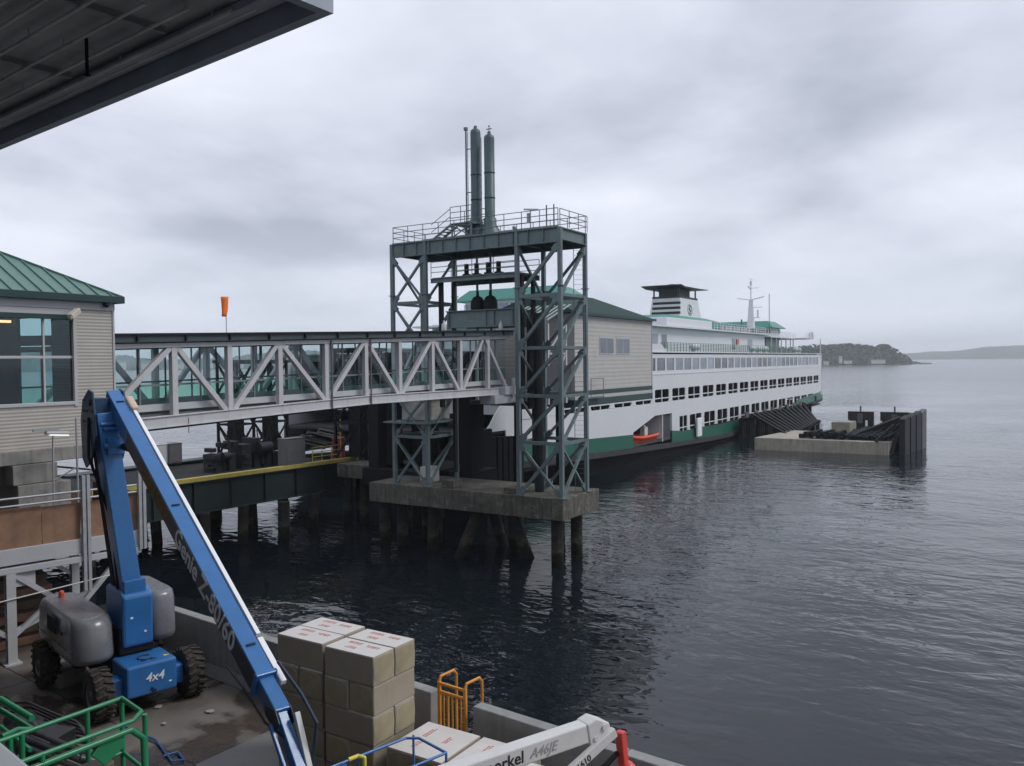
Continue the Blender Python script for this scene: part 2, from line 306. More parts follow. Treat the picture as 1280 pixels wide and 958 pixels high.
# gate
def gate():
    P=lambda t,off,z: bl(t,off,4.7+z)
    t0,t1=-8.78,-8.12
    r=empty_root('safety_gate','orange barred steel gate standing in the gap between two concrete barriers','gate',bl((t0+t1)/2,-.05,4.7))
    m_=MB()
    for t in (t0,t1): m_.bar(P(t,-.12,.32),P(t,-.12,1.62),.06,.06)
    for z in (.36,1.42,1.58): m_.bar(P(t0,-.12,z),P(t1,-.12,z),.05,.05)
    build('gate_frame',m_,yellow_m,r,bevel=.006)
    for k in range(1,6):
        t=t0+(t1-t0)*k/6; m_=MB(); m_.bar(P(t,-.12,.36),P(t,-.12,1.45),.03 if k%2 else .055,.03)
        if k==1: m_.bar(P(t0,-.12,.55),P(t1-.55,-.12,.55),.03,.03); m_.bar(P(t0,-.12,.72),P(t1-.55,-.12,.72),.03,.03)
        build('bar',m_,yellow_m,r)
    for t in (t0,t1):
        m_=MB(); m_.path([P(t,-.12,1.6),P(t,-.08,1.7),P(t,.3,1.7),P(t,.38,1.6),P(t,.38,.9)],.028); build('hand_hoop',m_,yellow_m,r)
gate()
# ---------------------------------------------------------------- insulation bundles
LAY=['top','second','third','fourth','bottom']
def bundle(x0,x1,y0,y1,z0,z1,long_y,label,group,marks=True,rz=0):
    cx,cy=(x0+x1)/2,(y0+y1)/2; r=empty_root('insulation_bundle',label,'bundle',(cx,cy,z0),rz,group)
    a,b,h=(x1-x0)/2-.006,(y1-y0)/2-.006,z1-z0-.008
    m_=MB(); m_.box(-a,a,-b,b,0,h)
    # top film is a sheet on the body
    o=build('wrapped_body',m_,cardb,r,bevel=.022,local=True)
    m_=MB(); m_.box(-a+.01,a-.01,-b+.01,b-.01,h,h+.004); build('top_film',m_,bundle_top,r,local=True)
    for s_ in(-1,1):
        pts=[]
        hw=(a if long_y else b)-.02; hh=h/2-.03; ex=.62
        for k in range(20):
            t=2*PI*k/20; c_,s2=Cc(t),S(t); u_=hw*math.copysign(abs(c_)**ex,c_); w2=hh*math.copysign(abs(s2)**ex,s2)+h/2
            pts.append((u_,s_*b,w2) if long_y else (s_*a,u_,w2))
        m_=MB(); m_.prism(pts,(0,s_*.007,0) if long_y else (s_*.007,0,0)); build('end_patch',m_,olive,r,local=True)
        c0=V((0,s_*b,h/2)) if long_y else V((s_*a,0,h/2)); m_=MB(); m_.prism([c0+(V(p_)-c0)*1.045 for p_ in pts],(0,s_*.004,0) if long_y else (s_*.004,0,0)); build('wrap_edge',m_,edge_m,r,local=True)
    if marks:
        m_=MB(); rr=random.Random(hash(label)%999)
        for kk,(ox,oy,n_) in enumerate(((-.3,.25,6),(.25,-.3,5),(.3,.35,7))):
            for row in range(2):
                x=-.14
                for j in range(n_):
                    wd=rr.uniform(.02,.05); L_=V((x,row*.05,0)); x+=wd+.012
                    px,py=(oy*2*a*.6+L_.y, ox*2*b*.6+L_.x) if long_y else (ox*2*a*.6+L_.x, oy*2*b*.6+L_.y)
                    if abs(px)<a-.05 and abs(py)<b-.06:
                        hx,hy=(.014,wd/2) if long_y else (wd/2,.014)
                        m_.box(px-hx,px+hx,py-hy,py+hy,h+.004,h+.0065)
        if m_.v: build('red_print',m_,redprint,r,local=True)
    return r
def pile(px0,px1,py0,py1,first,where):
    lh=.53
    for L_ in range(5):
        z1=7.36-L_*lh; z0=z1-lh; ly=(L_%2==0)==first
        for s_ in (0,1):
            side='water side' if s_ else 'near side'
            if ly:
                xa=px0+(px1-px0)*s_/2; xb=px0+(px1-px0)*(s_+1)/2; ya,yb=py0,py1; desc='water half' if s_ else 'inland half'
            else:
                ya=py0+(py1-py0)*s_/2; yb=py0+(py1-py0)*(s_+1)/2; xa,xb=px0,px1; desc='chassis half' if s_ else 'gate half'
            j=rnd.uniform(-.018,.018); k=rnd.uniform(-.018,.018)
            bundle(xa+j,xb+j,ya+k,yb+k,z0,z1,ly,f'wrapped insulation bundle, {LAY[L_]} layer of the {where} pile, {desc}','stacked insulation bundles on the pier',marks=(L_==0))
pile(10.83,11.98,9.72,10.9,True,'gate side')
pile(10.86,12.05,11.0,12.2,True,'boom side')
low=at(520,918,z=5.78)
for i,(ya,yb) in enumerate(((8.35,9.55),(7.1,8.3))):
    for L_ in (0,1):
        bundle(10.95,12.15,ya,yb,4.72+.53*(1-L_),4.72+.53*(2-L_),False,f'flat low insulation bundle beside the orange gate, {"upper" if L_==0 else "lower"} one, {"next to the tall piles" if i==0 else "behind the white boom arm"}','low insulation bundles beside the gate',marks=(L_==0))
# ---------------------------------------------------------------- blue boom lift
def tyre(r,w,c,axis='x',lug=True):
    m_=MB(); x=c[0]
    prof=[(r*.52,-w/2),(r*.8,-w/2*1.02),(r*.93,-w/2*.9),(r*.95,0),(r*.93,w/2*.9),(r*.8,w/2*1.02),(r*.52,w/2)]
    m_.lathe(prof,c,axis,32)
    if lug:
        n=20
        for k in range(n*2):
            side=1 if k%2 else -1; t=2*PI*k/(2*n); 
            def pt(rr,off,dt):
                tt=t+dt
                if axis=='x': return V(c)+V((off,rr*Cc(tt),rr*S(tt)))
                return V(c)+V((rr*S(tt),off,rr*Cc(tt)))
            a=pt(r*.97,side*w*.02,0); b=pt(r*.965,side*w*.5,.13)
            up=(a-V(c)); m_.bar(a,b,r*.105,r*.11,up=pt(1,0,.06)-V(c)) 
    return m_
def rim(r,w,c,axis='x'):
    m_=MB(); m_.lathe([(r*.53,-w*.45),(r*.5,-w*.2),(r*.2,-w*.2),(r*.18,-w*.42),(.001,-w*.42)],c,axis,24); m_.lathe([(.001,w*.42),(r*.18,w*.42),(r*.2,w*.2),(r*.5,w*.2),(r*.53,w*.45)],c,axis,24); return m_
bloc=V((11.74,18.39,4.7))
BR=empty_root('boom_lift','blue articulated boom lift with grey hoods and a raised folded arm on the wet pier','boom lift',bloc,-14.7)
def rbox(mb,x0,x1,y0,y1,z0,z1,r=.1,n=5,taper=0):
    pts=[]
    for (cx,cy,a0) in ((x1-r,y1-r,0),(x0+r,y1-r,90),(x0+r,y0+r,180),(x1-r,y0+r,270)):
        for k in range(n+1):
            a=R(a0+90*k/n); pts.append((cx+r*Cc(a),cy+r*S(a)))
    mx,my=(x0+x1)/2,(y0+y1)/2; rings=[(0,1),(0,1)]
    e=min(.16,(z1-z0)/3)
    lv=[(z0,.93),(z0+e*.5,.985),(z0+e,1)]+[(z1-e*1.3,1-taper*.6),(z1-e*.7,.985-taper),(z1-e*.25,.95-taper),(z1,.86-taper)]
    vs=[]
    for z,s_ in lv:
        for p in pts: vs.append((mx+(p[0]-mx)*s_,my+(p[1]-my)*s_,z))
    n_=len(pts); fs=[]
    for i in range(len(lv)-1):
        for j in range(n_): fs.append((i*n_+j,i*n_+(j+1)%n_,(i+1)*n_+(j+1)%n_,(i+1)*n_+j))
    mb.add(vs,fs,0,True); T=(len(lv)-1)*n_; mb.add(vs[T:],[tuple(range(n_))],0,True); mb.add(vs[:n_][::-1],[tuple(range(n_))],0)
    return mb
B=dict(parent=BR,local=True)
for nm,x,y in (('front right',1.0,-1.3),('front left',-1.0,-1.3),('rear right',1.1,1.6),('rear left',-1.3,1.7)):
    wh=build('wheel',tyre(.56,.4,(x,y,.56)),tyre_m,**B); build('rim',rim(.56,.4,(x,y,.56)),[grey_hood],wh,local=True)
m_=MB(); m_.box(-.55,.55,-1.75,-.75,.42,1.12); m_.box(-.8,-.55,-1.5,-1.1,.4,.85); m_.box(.55,.8,-1.5,-1.1,.4,.85)
fc=build('chassis_cover',m_,blue_m,bevel=.05,**B)
m_=MB(); m_.box(-.5,.5,-.8,1.8,.35,.95); m_.box(-.8,.8,1.15,1.5,.4,.8); build('chassis',m_,steel_blk,bevel=.03,**B)
lettering('4x4',.27,(-.16,-1.765,.72),(1,0,0),(0,0,1),letter_wh,BR,local=True,shear=.2)
m_=MB(); m_.path([(.0+.16*Cc(t),-1.3+.16*S(t),1.135) for t in [R(a) for a in range(40,340,25)]],.014,6); m_.box(-.16,-.05,-1.52,-1.49,1.12,1.14); m_.box(.05,.17,-1.52,-1.49,1.12,1.14); build('turntable_mark',m_,letter_b,**B)
m_=MB(); m_.prism([(.36,-1.5,1.124),(.48,-1.46,1.124),(.36,-1.4,1.124)],(0,0,.005)); build('warning_sticker',m_,tip_y,**B)
m_=MB(); m_.lathe([(.001,.95),(.75,.95),(.78,1.0),(.78,1.15),(.001,1.15)],(0,.1,0),'z',28); build('turntable',m_,steel_blk,**B)
build('hood',rbox(MB(),-1.38,-.46,-1.02,2.35,1.1,2.12,.44,8,.06),grey_hood,label='long grey engine hood',**B)
build('hood',rbox(MB(),.38,1.08,-.55,1.6,1.2,2.35,.3,6,.04),grey_hood,label='short pale grey hood on the water side',**B)
m_=MB(); m_.box(-.42,.36,-.9,1.6,1.15,1.75); build('turret_frame',m_,steel_blk,bevel=.03,**B)
m_=MB(); m_.tube((-.95,1.6,2.12),(-.95,1.6,2.22),.07); m_.ball((-.95,1.6,2.23),.065); build('beacon',m_,orange_b,**B)
# riser base block
m_=MB(); m_.prism([(-.36,-.98,1.35),(-.36,-1.0,2.5),(-.36,-.75,2.62),(-.36,.2,2.6),(-.36,.2,1.3),(-.36,-.7,1.2)],(.68,0,0)); build('riser_bracket',m_,blue_m,bevel=.06,**B)
# riser boom (two links)
rb0=V((-.04,-.62,2.2)); rt0=V((-.46,-.25,6.7))
m_=MB(); m_.bar(rb0,rt0,.42,.50,up=(0,-1,0)); m_.bar(rb0+V((0,0,.25)),rb0+V((0,0,.55))+(rt0-rb0)*.02,.49,.56,up=(0,-1,0)); build('riser_boom',m_,blue_m,bevel=.02,**B)
m_=MB(); m_.bar(rb0+V((-.02,.5,-.3)),rt0+V((0,.42,-.3)),.3,.28,up=(0,-1,0)); m_.path([rb0+V((-.26,.1,.3)),rb0+V((-.33,.2,2)),rt0+V((-.3,.1,-1)),rt0+V((-.25,.2,-.1))],.035); build('rear_link',m_,steel_blk,bevel=.02,**B)
# elbow plates
eb=V((-.16,-.06,7.05))
m_=MB()
for x in (-.70,-.02): m_.prism([(x,-.5,6.2),(x,-.42,6.7),(x,-.28,7.2),(x,.0,7.25),(x,.45,7.0),(x,.62,6.5),(x,.55,5.6),(x,.3,5.4),(x,-.1,5.6)],(.045,0,0))
m_.box(-.655,-.35,-.3,.4,6.15,7.05); m_.tube((-.74,-.1,6.95),(.08,-.1,6.95),.09); m_.tube((-.7,.3,6.4),(.02,.3,6.4),.08); build('elbow_plates',m_,M('elbow_dark_blue',(.012,.05,.11),.45,var=.2),bevel=.01,**B)
ub0=V((-.16,.02,7.05)); ub1=V((-.50,-8.15,2.6)); ud=(ub1-ub0).normalized()
m_=MB(); m_.bar(ub0,ub1,.30,.40); build('upper_boom',m_,blue_m,bevel=.015,**B)
up_=V((1,0,0)).cross(ud); up_=-up_ if up_.z<0 else up_
m_=MB(); m_.bar(ub1-ud*.4,ub1+ud*.75,.26,.33); m_.obox(ub1+ud*.02,(.19,0,0),up_*.24,ud*.04); build('telescope_section',m_,blue_m,bevel=.02,**B)
# white cable tray on the water side
m_=MB(); m_.bar(ub0+V((.22,0,0))+ud*.75+up_*.17,ub1+V((.22,0,0))-ud*.85+up_*.17,.08,.09); m_.bar(ub1+V((.22,0,0))-ud*.78+up_*.15,ub1+V((.22,0,0))+ud*.25+up_*.15,.1,.09); build('cable_tray',m_,M('tray_white',(.85,.86,.88),.35,var=.03),bevel=.01,**B)
m_=MB(); rbox(m_,-.1,.1,-.25,.25,0,.2,.06,3); mm=MB(); q_=ub0+ud*.7+V((.22,0,0))+up_*.19; mm.obox(q_,(.09,0,0),up_*.1,ud*.28); build('tray_cover',mm,M('tray_cover_tan',(.55,.42,.33),.5),bevel=.05,**B)
# lift cylinder
m_=MB(); ca=V((-.2,-.6,5.95)); cb=ub0+ud*2.0-up_*.2; m_.tube(ca+(cb-ca)*.25,cb,.085,14); cyl=build('lift_cylinder',m_,steel_blk,**B)
m_=MB(); m_.tube(ca,ca+(cb-ca)*.3,.05,12); build('cylinder_rod',m_,chrome,cyl,local=True)
m_=MB(); m_.box(-.5,-.12,-.66,-.4,5.75,6.15); m_.tube((-.56,-.58,5.95),(-.02,-.58,5.95),.085,12); m_.box(-.56,-.1,-.6,-.4,6.3,6.38); m_.tube((-.6,-.52,6.45),(.0,-.52,6.45),.05,10); build('cylinder_bracket',m_,blue_m,bevel=.02,**B)
# lettering on landward side (local -x face)
fx=-.375; 
def onboom(s,upo): return ub0+ud*s+up_*upo+V((fx+.16-.001+.0,0,0))
lx=V(ud)
m_=MB(); m_.obox(ub0+ud*5.5+V((-.151,0,0)),(.002,0,0),up_*.195,ud*3.72); build('side_shade_band',m_,M('side_shade_navy',(.018,.03,.055),.45,var=.15),**B)  # navy band paints the boom's shaded side darker, behind the lettering
lettering('Genie Z-80/60',.53,ub0+ud*5.25+up_*(-.185)+V((-.157,0,0)),ud,up_,letter_w,BR,local=True)
m_=MB()
for k in range(7): 
    s0=3.0+k*.27; m_.obox(ub0+ud*s0+up_*-.01+V((-.155,0,0)),(.002,0,0),up_*(.15 if k%3 else .09),ud*.1)
build('worn_decal',m_,M('decal_ochre',(.2,.11,.02),.7,var=.5,sc_=9),**B)
for k in range(5): m_=MB(); m_.path([ub0+V((-.3+.05*k,.35,-.25-.02*k)),ub0+V((-.34+.05*k,.5,-.8)),rt0+V((-.1+.05*k,.5,-1.2)),rb0+V((-.2+.06*k,.42,.6))],.016,5); build('hose',m_,blackm,**B)
m_=MB(); m_.path([ub1+V((-.2,.9,.05)),ub1+V((-.24,.2,-.1)),ub1+V((-.22,-.5,-.45)),ub1+V((-.1,-.9,-.6))],.02,6); build('hose',m_,blackm,**B)
for z in (6.5,6.75,7.0):
    for y in (-.25,.05,.3): m_=MB(); m_.tube((-.72,y,z),(-.70,y,z),.022,8); build('bolt',m_,steel_dk,**B)
for t_ in (.06,.5,.93): m_=MB(); q=ub0.lerp(ub1,t_)+up_*.215; m_.obox(q,(.08,0,0),up_*.006,ud*.02); build('wear_pad',m_,steel_dk,**B)
for bx_ in ((-.2,-.14,-1.004,-.99,1.98,2.02),(.1,.15,-1.004,-.99,1.62,1.66),(.36,.42,-1.755,-1.745,.6,.63)): m_=MB(); m_.box(*bx_); build('sticker',m_,letter_w,**B)
m_=MB(); m_.tube((-.02,-1.77,.55),(-.02,-1.75,.55),.03,10); m_.box(.0,.06,-1.8,-1.75,.47,.53); build('tow_eye',m_,blackm,**B)
m_=MB()
for z in (1.45,): m_.path([(-1.425,-.55,z),(-1.425,2.0,z)],.008,5)
m_.box(-1.43,-1.415,.3,1.0,1.6,1.95); m_.box(-1.43,-1.41,-.2,-.1,1.7,1.78); build('hood_seam',m_,steel_blk,**B)
# jib
j0=ub1+ud*.7; j1=V((-.55,-9.6,1.35)); jd=(j1-j0).normalized()
m_=MB(); m_.bar(j0,j1,.16,.22); m_.bar(j0+V((-.17,.0,-.12)),j1+V((-.17,-.02,-.12)),.06,.08); build('jib',m_,blue_m,bevel=.015,**B)
m_=MB(); m_.bar(j0+V((.12,-.3,.08)),j1+V((.12,0,.02)),.09,.1); build('jib_cable_tray',m_,white_m,bevel=.01,**B)
m_=MB(); 
for x in(-.15,.11): m_.prism([j0+V((x,.25,.12)),j0+V((x,-.1,.15)),j0+V((x,-.25,-.05)),j0+V((x,-.12,-.2)),j0+V((x,.2,-.05))],(.03,0,0))
m_.path([ub1+V((.22,-.1,.3)),j0+V((.27,-.2,.3)),j0+V((.25,-.7,.0)),j1+V((.2,.2,.1))],.03); build('jib_knuckle',m_,M('knuckle_dark',(.02,.035,.06),.5),bevel=.01,**B)
# work basket: top rails, mid rails, posts, floor (open tubes)
bk=at(452,949,z=6.45); inv=mw(BR).inverted(); kc=inv@bk
m_=MB(); X0,X1=kc.x-.95,kc.x+1.05; Y0,Y1=kc.y-.75,kc.y+.1; zt=kc.z; zb=zt-1.1
def ring(z,r_=.022): m_.path([(X0,Y0,z),(X0,Y1,z),(X0+.9,Y1,z),(X0+1.0,Y1,z-.0),(X1-.15,Y1,z),(X1,Y1-.15,z),(X1,Y0,z),(X0,Y0,z)],r_)
ring(zt); ring(zt-.5,.016); ring(zb+.05,.02)
for x in (X0,X0+.95,X1):
    for y in (Y0,Y1): m_.tube((x,y,zb),(x,y,zt),.02,8)
bb=build('basket_rails',m_,blue_m,**B)
m_=MB(); m_.box(X0,X1,Y0,Y1,zb-.04,zb); build('basket_floor',m_,galv,**B)
m_=MB(); m_.bar((X0+.05,Y1+.03,zt-.16),(X0+.75,Y1+.03,zt-.16),.1,.26); build('control_console',m_,blue_m,bevel=.02,**B)
m_=MB(); m_.path([(X0+.78,Y1,zt+.012),(X0+.95,Y1,zt+.012),(X0+1.0,Y1-.1,zt),(X0+1.0,Y1-.1,zt-.2)],.032); build('entry_hoop',m_,tip_y,**B)
# ---------------------------------------------------------------- green basket of another lift (bottom left)
gz=9.15
pa=at(152,873,z=gz); pb=at(181,893,z=gz); pc=at(2,926,z=gz); pd=at(52,958,z=gz)
GR=empty_root('lift_basket','green tube railed work basket in front of the blue boom lift','lift basket',((pa+pc)/2)-V((0,0,1.1)))
m_=MB(); dirL=(pc-pa).normalized(); pc2=pa+dirL*1.9; pd2=pb+dirL*1.9
c1=pa+(pb-pa)*.85
m_.path([pc2,pa-V((0,0,0)),pa+(pb-pa)*.2,pa+(pb-pa)*.85,pb+dirL*.12-V((0,0,.02)),pd2,pc2],.023)
build('top_rail',m_,green_m,GR)
m_=MB(); dz=V((0,0,-.1)); m_.path([pd2+dz,pb+dirL*.14+dz,pb+dirL*.02+V((0,0,-.22)),pb+V((0,0,-1.0))],.03); m_.path([pd2+dz*5.5,pb+dz*5.5,pa+dz*5.5,pc2+dz*5.5,pd2+dz*5.5],.02); m_.path([pd2+dz*10,pb+dz*10,pa+dz*10,pc2+dz*10,pd2+dz*10],.03); build('lower_rails',m_,green_m,GR)
for p in (pa,pb,pa+dirL*.35,pa+dirL*.95,pb+dirL*.95,pc2,pd2,pa+dirL*1.05):
    m_=MB(); m_.tube(p-V((0,0,1.1)),p,.024,8); build('post',m_,green_m,GR)
m_=MB(); m_.prism([pa-V((0,0,1.14)),pb-V((0,0,1.14)),pd2-V((0,0,1.14)),pc2-V((0,0,1.14))],(0,0,.04)); build('basket_floor',m_,steel_dk,GR)
m_=MB(); q0=pb+dirL*.42; 
m_.prism([q0+V((0,0,-.1)),q0+dirL*-.22+V((0,0,-.1)),q0+dirL*-.2+V((0,0,-.24)),q0+dirL*-.02+V((0,0,-.34)),q0+dirL*.1+V((0,0,-.2))],(pa-pb).normalized()*.05); build('control_cover',m_,green_m,GR,bevel=.01)
m_=MB(); m_.obox(q0+V((0,0,-.46))+(pa-pb)*.3,dirL*.14,(pa-pb).normalized()*.1,V((0,0,.1))); build('control_box',m_,M('control_tan',(.14,.12,.09),.6,var=.3),GR,bevel=.02)
# raised near-left corner swing bars
m_=MB(); e0=at(0,874,z=gz-.25); e1=at(40,898,z=gz-.3); m_.path([e0,e1],.034); m_.path([e0-V((.0,0,.12)),e1-V((0,0,.12))],.03); m_.path([at(0,908,z=gz-.4),at(38,938,z=gz-.45)],.022); m_.path([at(2,921,z=gz-.1),at(22,912,z=gz-.1),at(40,912,z=gz-.15)],.024); build('swing_gate',m_,green_m,GR)
# its dark boom below (separate body of the same machine)
m_=MB(); k0=at(20,905,z=7.4); k1=at(125,950,z=6.4)
for d_ in (0,.14,.28): m_.tube(k0+V((0,0,-d_)),k1+V((0,0,-d_)),.045)
m_.obox(at(60,935,z=6.6),(.28,.1,0),(-.1,.22,0),(0,0,.22)); m_.obox(at(30,915,z=6.3),(.2,-.06,.05),(.05,.3,0),(0,0,.2)); m_.tube(at(10,900,z=6.9),at(85,915,z=6.2),.09); m_.tube(at(40,905,z=6.9),at(70,950,z=6.5),.07); m_.tube(at(100,948,z=7.0),at(140,957,z=6.8),.06); build('boom_end',m_,M('lift_black',(.02,.022,.025),.4,var=.5,sc_=5),GR,bevel=.02)
m_=MB()
for k in range(7):
    a=at(0+k*4,880+k*5,z=6.7-.1*k); b=at(70+k*5,893+k*7,z=6.5-.1*k); c_=at(120+k*2,925+k*4,z=6.0); m_.path([a,(a+b)/2+V((0,0,.12)),b,(b+c_)/2+V((0,0,.1)),c_],.022,6)
build('hoses',m_,blackm,GR)
# ---------------------------------------------------------------- white boom lift (bottom)
wz=7.7
t1=at(733,913,z=wz); t0=at(560,972,z=wz); wd=(t1-t0).normalized(); t0=t1-wd*4.6
WR=empty_root('boom_lift','white boom lift with a horizontal arm and red jib beside the pier edge','boom lift',V((t0.x+2.0,t0.y+.2,4.7)))
wn=V((wd.y,-wd.x,0)).normalized()
if wn.y>0: wn=-wn
m_=MB(); m_.bar(t0,t1,.2,.25); build('arm',m_,white_m,WR,bevel=.02)
lettering('snorkel',.21,t1-wd*1.7+wn*.102-V((0,0,.07)),wd,(0,0,1),letter_b,WR)
lettering('A46JE',.17,t1-wd*.98+wn*.102-V((0,0,.055)),wd,(0,0,1),letter_pale,WR,shear=.3)
m_=MB(); kz=t1+wd*.16
m_.prism([t1-wd*.08+V((0,0,.13))+wn*.115,t1+wd*.08+V((0,0,.17))+wn*.115,t1+wd*.3+V((0,0,.06))+wn*.115,t1+wd*.36+V((0,0,-.14))+wn*.115,t1+wd*.18+V((0,0,-.22))+wn*.115,t1-wd*.03+V((0,0,-.15))+wn*.115],-wn*.23)
m_.tube(t1+wd*.2+V((0,0,.03))+wn*.14,t1+wd*.2+V((0,0,.03))-wn*.14,.04); m_.tube(t1+wd*.05+V((0,0,-.08))+wn*.135,t1+wd*.05+V((0,0,-.08))-wn*.135,.03); build('knuckle',m_,white_m,WR,bevel=.02)
la=t1+wd*.36+wn*.14+V((0,0,-.06)); lb=la-wd*1.9+V((0,0,-.8)); ld=(lb-la).normalized()
m_=MB(); m_.bar(la,lb,.08,.13,up=(0,0,1)); build('lower_link',m_,white_m,WR,bevel=.01)
ly=wn.cross(-ld); ly=-ly if ly.z<0 else ly
lettering('00-400-1610',.12,la+ld*1.1+wn*.042-ly*.045,-ld,ly,letter_b,WR)
m_=MB(); m_.tube(la+V((0,0,-.35))+ld*.2,lb+V((0,0,-.25)),.05); m_.tube(la+wd*.05+V((.0,0,-.3)),la+ld*1.0+V((0,0,-.42)),.035); build('hydraulic_cylinder',m_,steel_blk,WR)
m_=MB(); ra=la+wd*.1+V((0,0,-.02)); m_.bar(ra,ra+V((-.02,-.1,-.85)),.11,.12); m_.ball(ra+V((.0,-.1,-.55)),.15,(.8,1,1.2)); m_.bar(ra+V((-.05,-.12,-.6)),ra+V((-1.1,-.5,-.75)),.16,.16); build('jib',m_,red_m,WR,bevel=.02)
tq=at(645,926,z=5.54); tb=V((tq.x-1.35,tq.y-.35,4.7))
m_=MB(); rbox(m_,tb.x-1.9,tb.x+.55,tb.y-1.0,tb.y+.25,5.15,5.75,.12); build('chassis',m_,white_m,WR)
for dx,dy in ((1.35,.15),(-1.4,.15),(1.35,-1.5),(-1.4,-1.5)):
    wh=build('wheel',tyre(.42,.32,(tb.x+dx,tb.y+dy+.2,5.12),'y'),tyre_m,WR); build('rim',rim(.42,.32,(tb.x+dx,tb.y+dy+.2,5.12),'y'),white_m,wh)
m_=MB(); m_.bar((tb.x-.9,tb.y-.2,6.1),t0+V((.3,0,-.2)),.3,.35); m_.bar((tb.x-.9,tb.y-.2,6.1),lb,.2,.2); build('riser',m_,white_m,WR,bevel=.02)
# ---------------------------------------------------------------- overhead canopy
cz=16.0
Cp=V((6.18,5.94,cz)); d1=(V((7.05,14.15,cz))-Cp).normalized(); d2=V((-d1.y,d1.x,0)) 
CR=empty_root('terminal_building','dark underside of the terminal roof overhang with thin pipes, top left corner','building',Cp+d2*8+V((0,0,-.0)))
m_=MB(); m_.prism([Cp+d2*.25+V((0,0,.3)),Cp+d1*30+d2*.25+V((0,0,.3)),Cp+d1*30+d2*26+V((0,0,.3)),Cp+d2*26+V((0,0,.3))],(0,0,.12)); build('soffit',m_,soffit,CR)
m_=MB(); m_.prism([Cp+V((0,0,.421)),Cp+d1*30+V((0,0,.421)),Cp+d1*30+d2*26+V((0,0,.421)),Cp+d2*26+V((0,0,.421))],(0,0,.2)); build('roof_deck',m_,fascia_m,CR)
m_=MB(); m_.bar(Cp+d1*-.0+d2*.06+V((0,0,.2)),Cp+d1*30+d2*.06+V((0,0,.2)),.12,.4); m_.bar(Cp+d1*.0+d2*.28+V((0,0,.24)),Cp+d1*30+d2*.28+V((0,0,.24)),.2,.08); build('edge_beam',m_,fascia_m,CR)
m_=MB(); m_.bar(Cp+d2*.12+d1*.06+V((0,0,.2)),Cp+d2*26+d1*.06+V((0,0,.2)),.12,.4); build('end_beam',m_,fascia_m,CR)
for k,off in enumerate([(at(0,y,z=cz+.2)-Cp).dot(d2) for y in (157,149,128,102,68,35,5,-40)]):
    m_=MB(); m_.tube(Cp+d1*(.9+.25*k)+d2*off+V((0,0,.2)),Cp+d1*29+d2*off+V((0,0,.2)),.02 if k!=1 else .026,8); 
    for j in range(0,28,2): m_.tube(Cp+d1*(1.5+j)+d2*off+V((0,0,.2)),Cp+d1*(1.5+j)+d2*off+V((0,0,.3)),.01,5)
    build('soffit_pipe',m_,pipe_m,CR)
for k in range(1,12):
    m_=MB(); m_.ibeam(Cp+d1*(k*2.3)+d2*.5+V((0,0,.26)),Cp+d1*(k*2.3)+d2*25+V((0,0,.26)),.06,.08,t=.015); build('purlin',m_,M('purlin_dark',(.28,.30,.31),.7) if k==1 else bpy.data.materials['purlin_dark'],CR)
for off,t in ((2.2,3.2),(2.9,4.9),(1.2,5.4),(.9,3.3),(4,2.9)):
    m_=MB(); m_.tube(Cp+d1*t+d2*off+V((0,0,-.12)),Cp+d1*t+d2*off+V((0,0,.3)),.02,8); m_.lathe([(.001,-.14),(.045,-.12),(.001,-.1)],Cp+d1*t+d2*off,'z',10); build('sprinkler',m_,steel_blk,CR)
fl_=lambda t,d,z: V((Cp.x,Cp.y,z))+d1*t+d2*d
m_=MB(); m_.prism([fl_(-30,8.6,4.7),fl_(34,8.6,4.7),fl_(34,26,4.7),fl_(-30,26,4.7)],(0,0,11.5)); m_.prism([fl_(-30,12,16.65),fl_(34,12,16.65),fl_(34,26,16.65),fl_(-30,26,16.65)],(0,0,11)); build('wall',m_,M('terminal_shade_mass',(.05,.055,.06),.7,var=.2),CR)  # unseen terminal mass and taller rear block, added to shade landward faces
for k in range(14):
    m_=MB(); a=fl_(-28+k*4.4,8.56,11.2); m_.obox(a+d1*1.9+V((0,0,1.6)),d1*1.8,d2*.03,V((0,0,1.6))); build('window',m_,winglass,CR)  # panes dressing the unseen added wall
# ledge near camera
m_=MB(); e0=at(0,925,z=11.55); e1=at(40,958,z=11.55); dd=(e1-e0).normalized(); nn=V((-dd.y,dd.x,0)); nn=nn if nn.dot(V((1,1,0)))<0 else -nn
m_.prism([e0-dd*2,e1+dd*2.5,e1+dd*2.5+nn*.35,e0-dd*2+nn*.35],(0,0,-.12)); m_.prism([e0-dd*2-V((0,0,.12))+nn*.03,e1+dd*2.5-V((0,0,.12))+nn*.03,e1+dd*2.5+nn*.3-V((0,0,.12)),e0-dd*2+nn*.3-V((0,0,.12))],(0,0,-.9))
single('parapet_ledge',m_,M('ledge_metal',(.3,.32,.33),.5,var=.05),'smooth pale grey ledge cutting across the bottom left corner','ledge',bevel=.01)
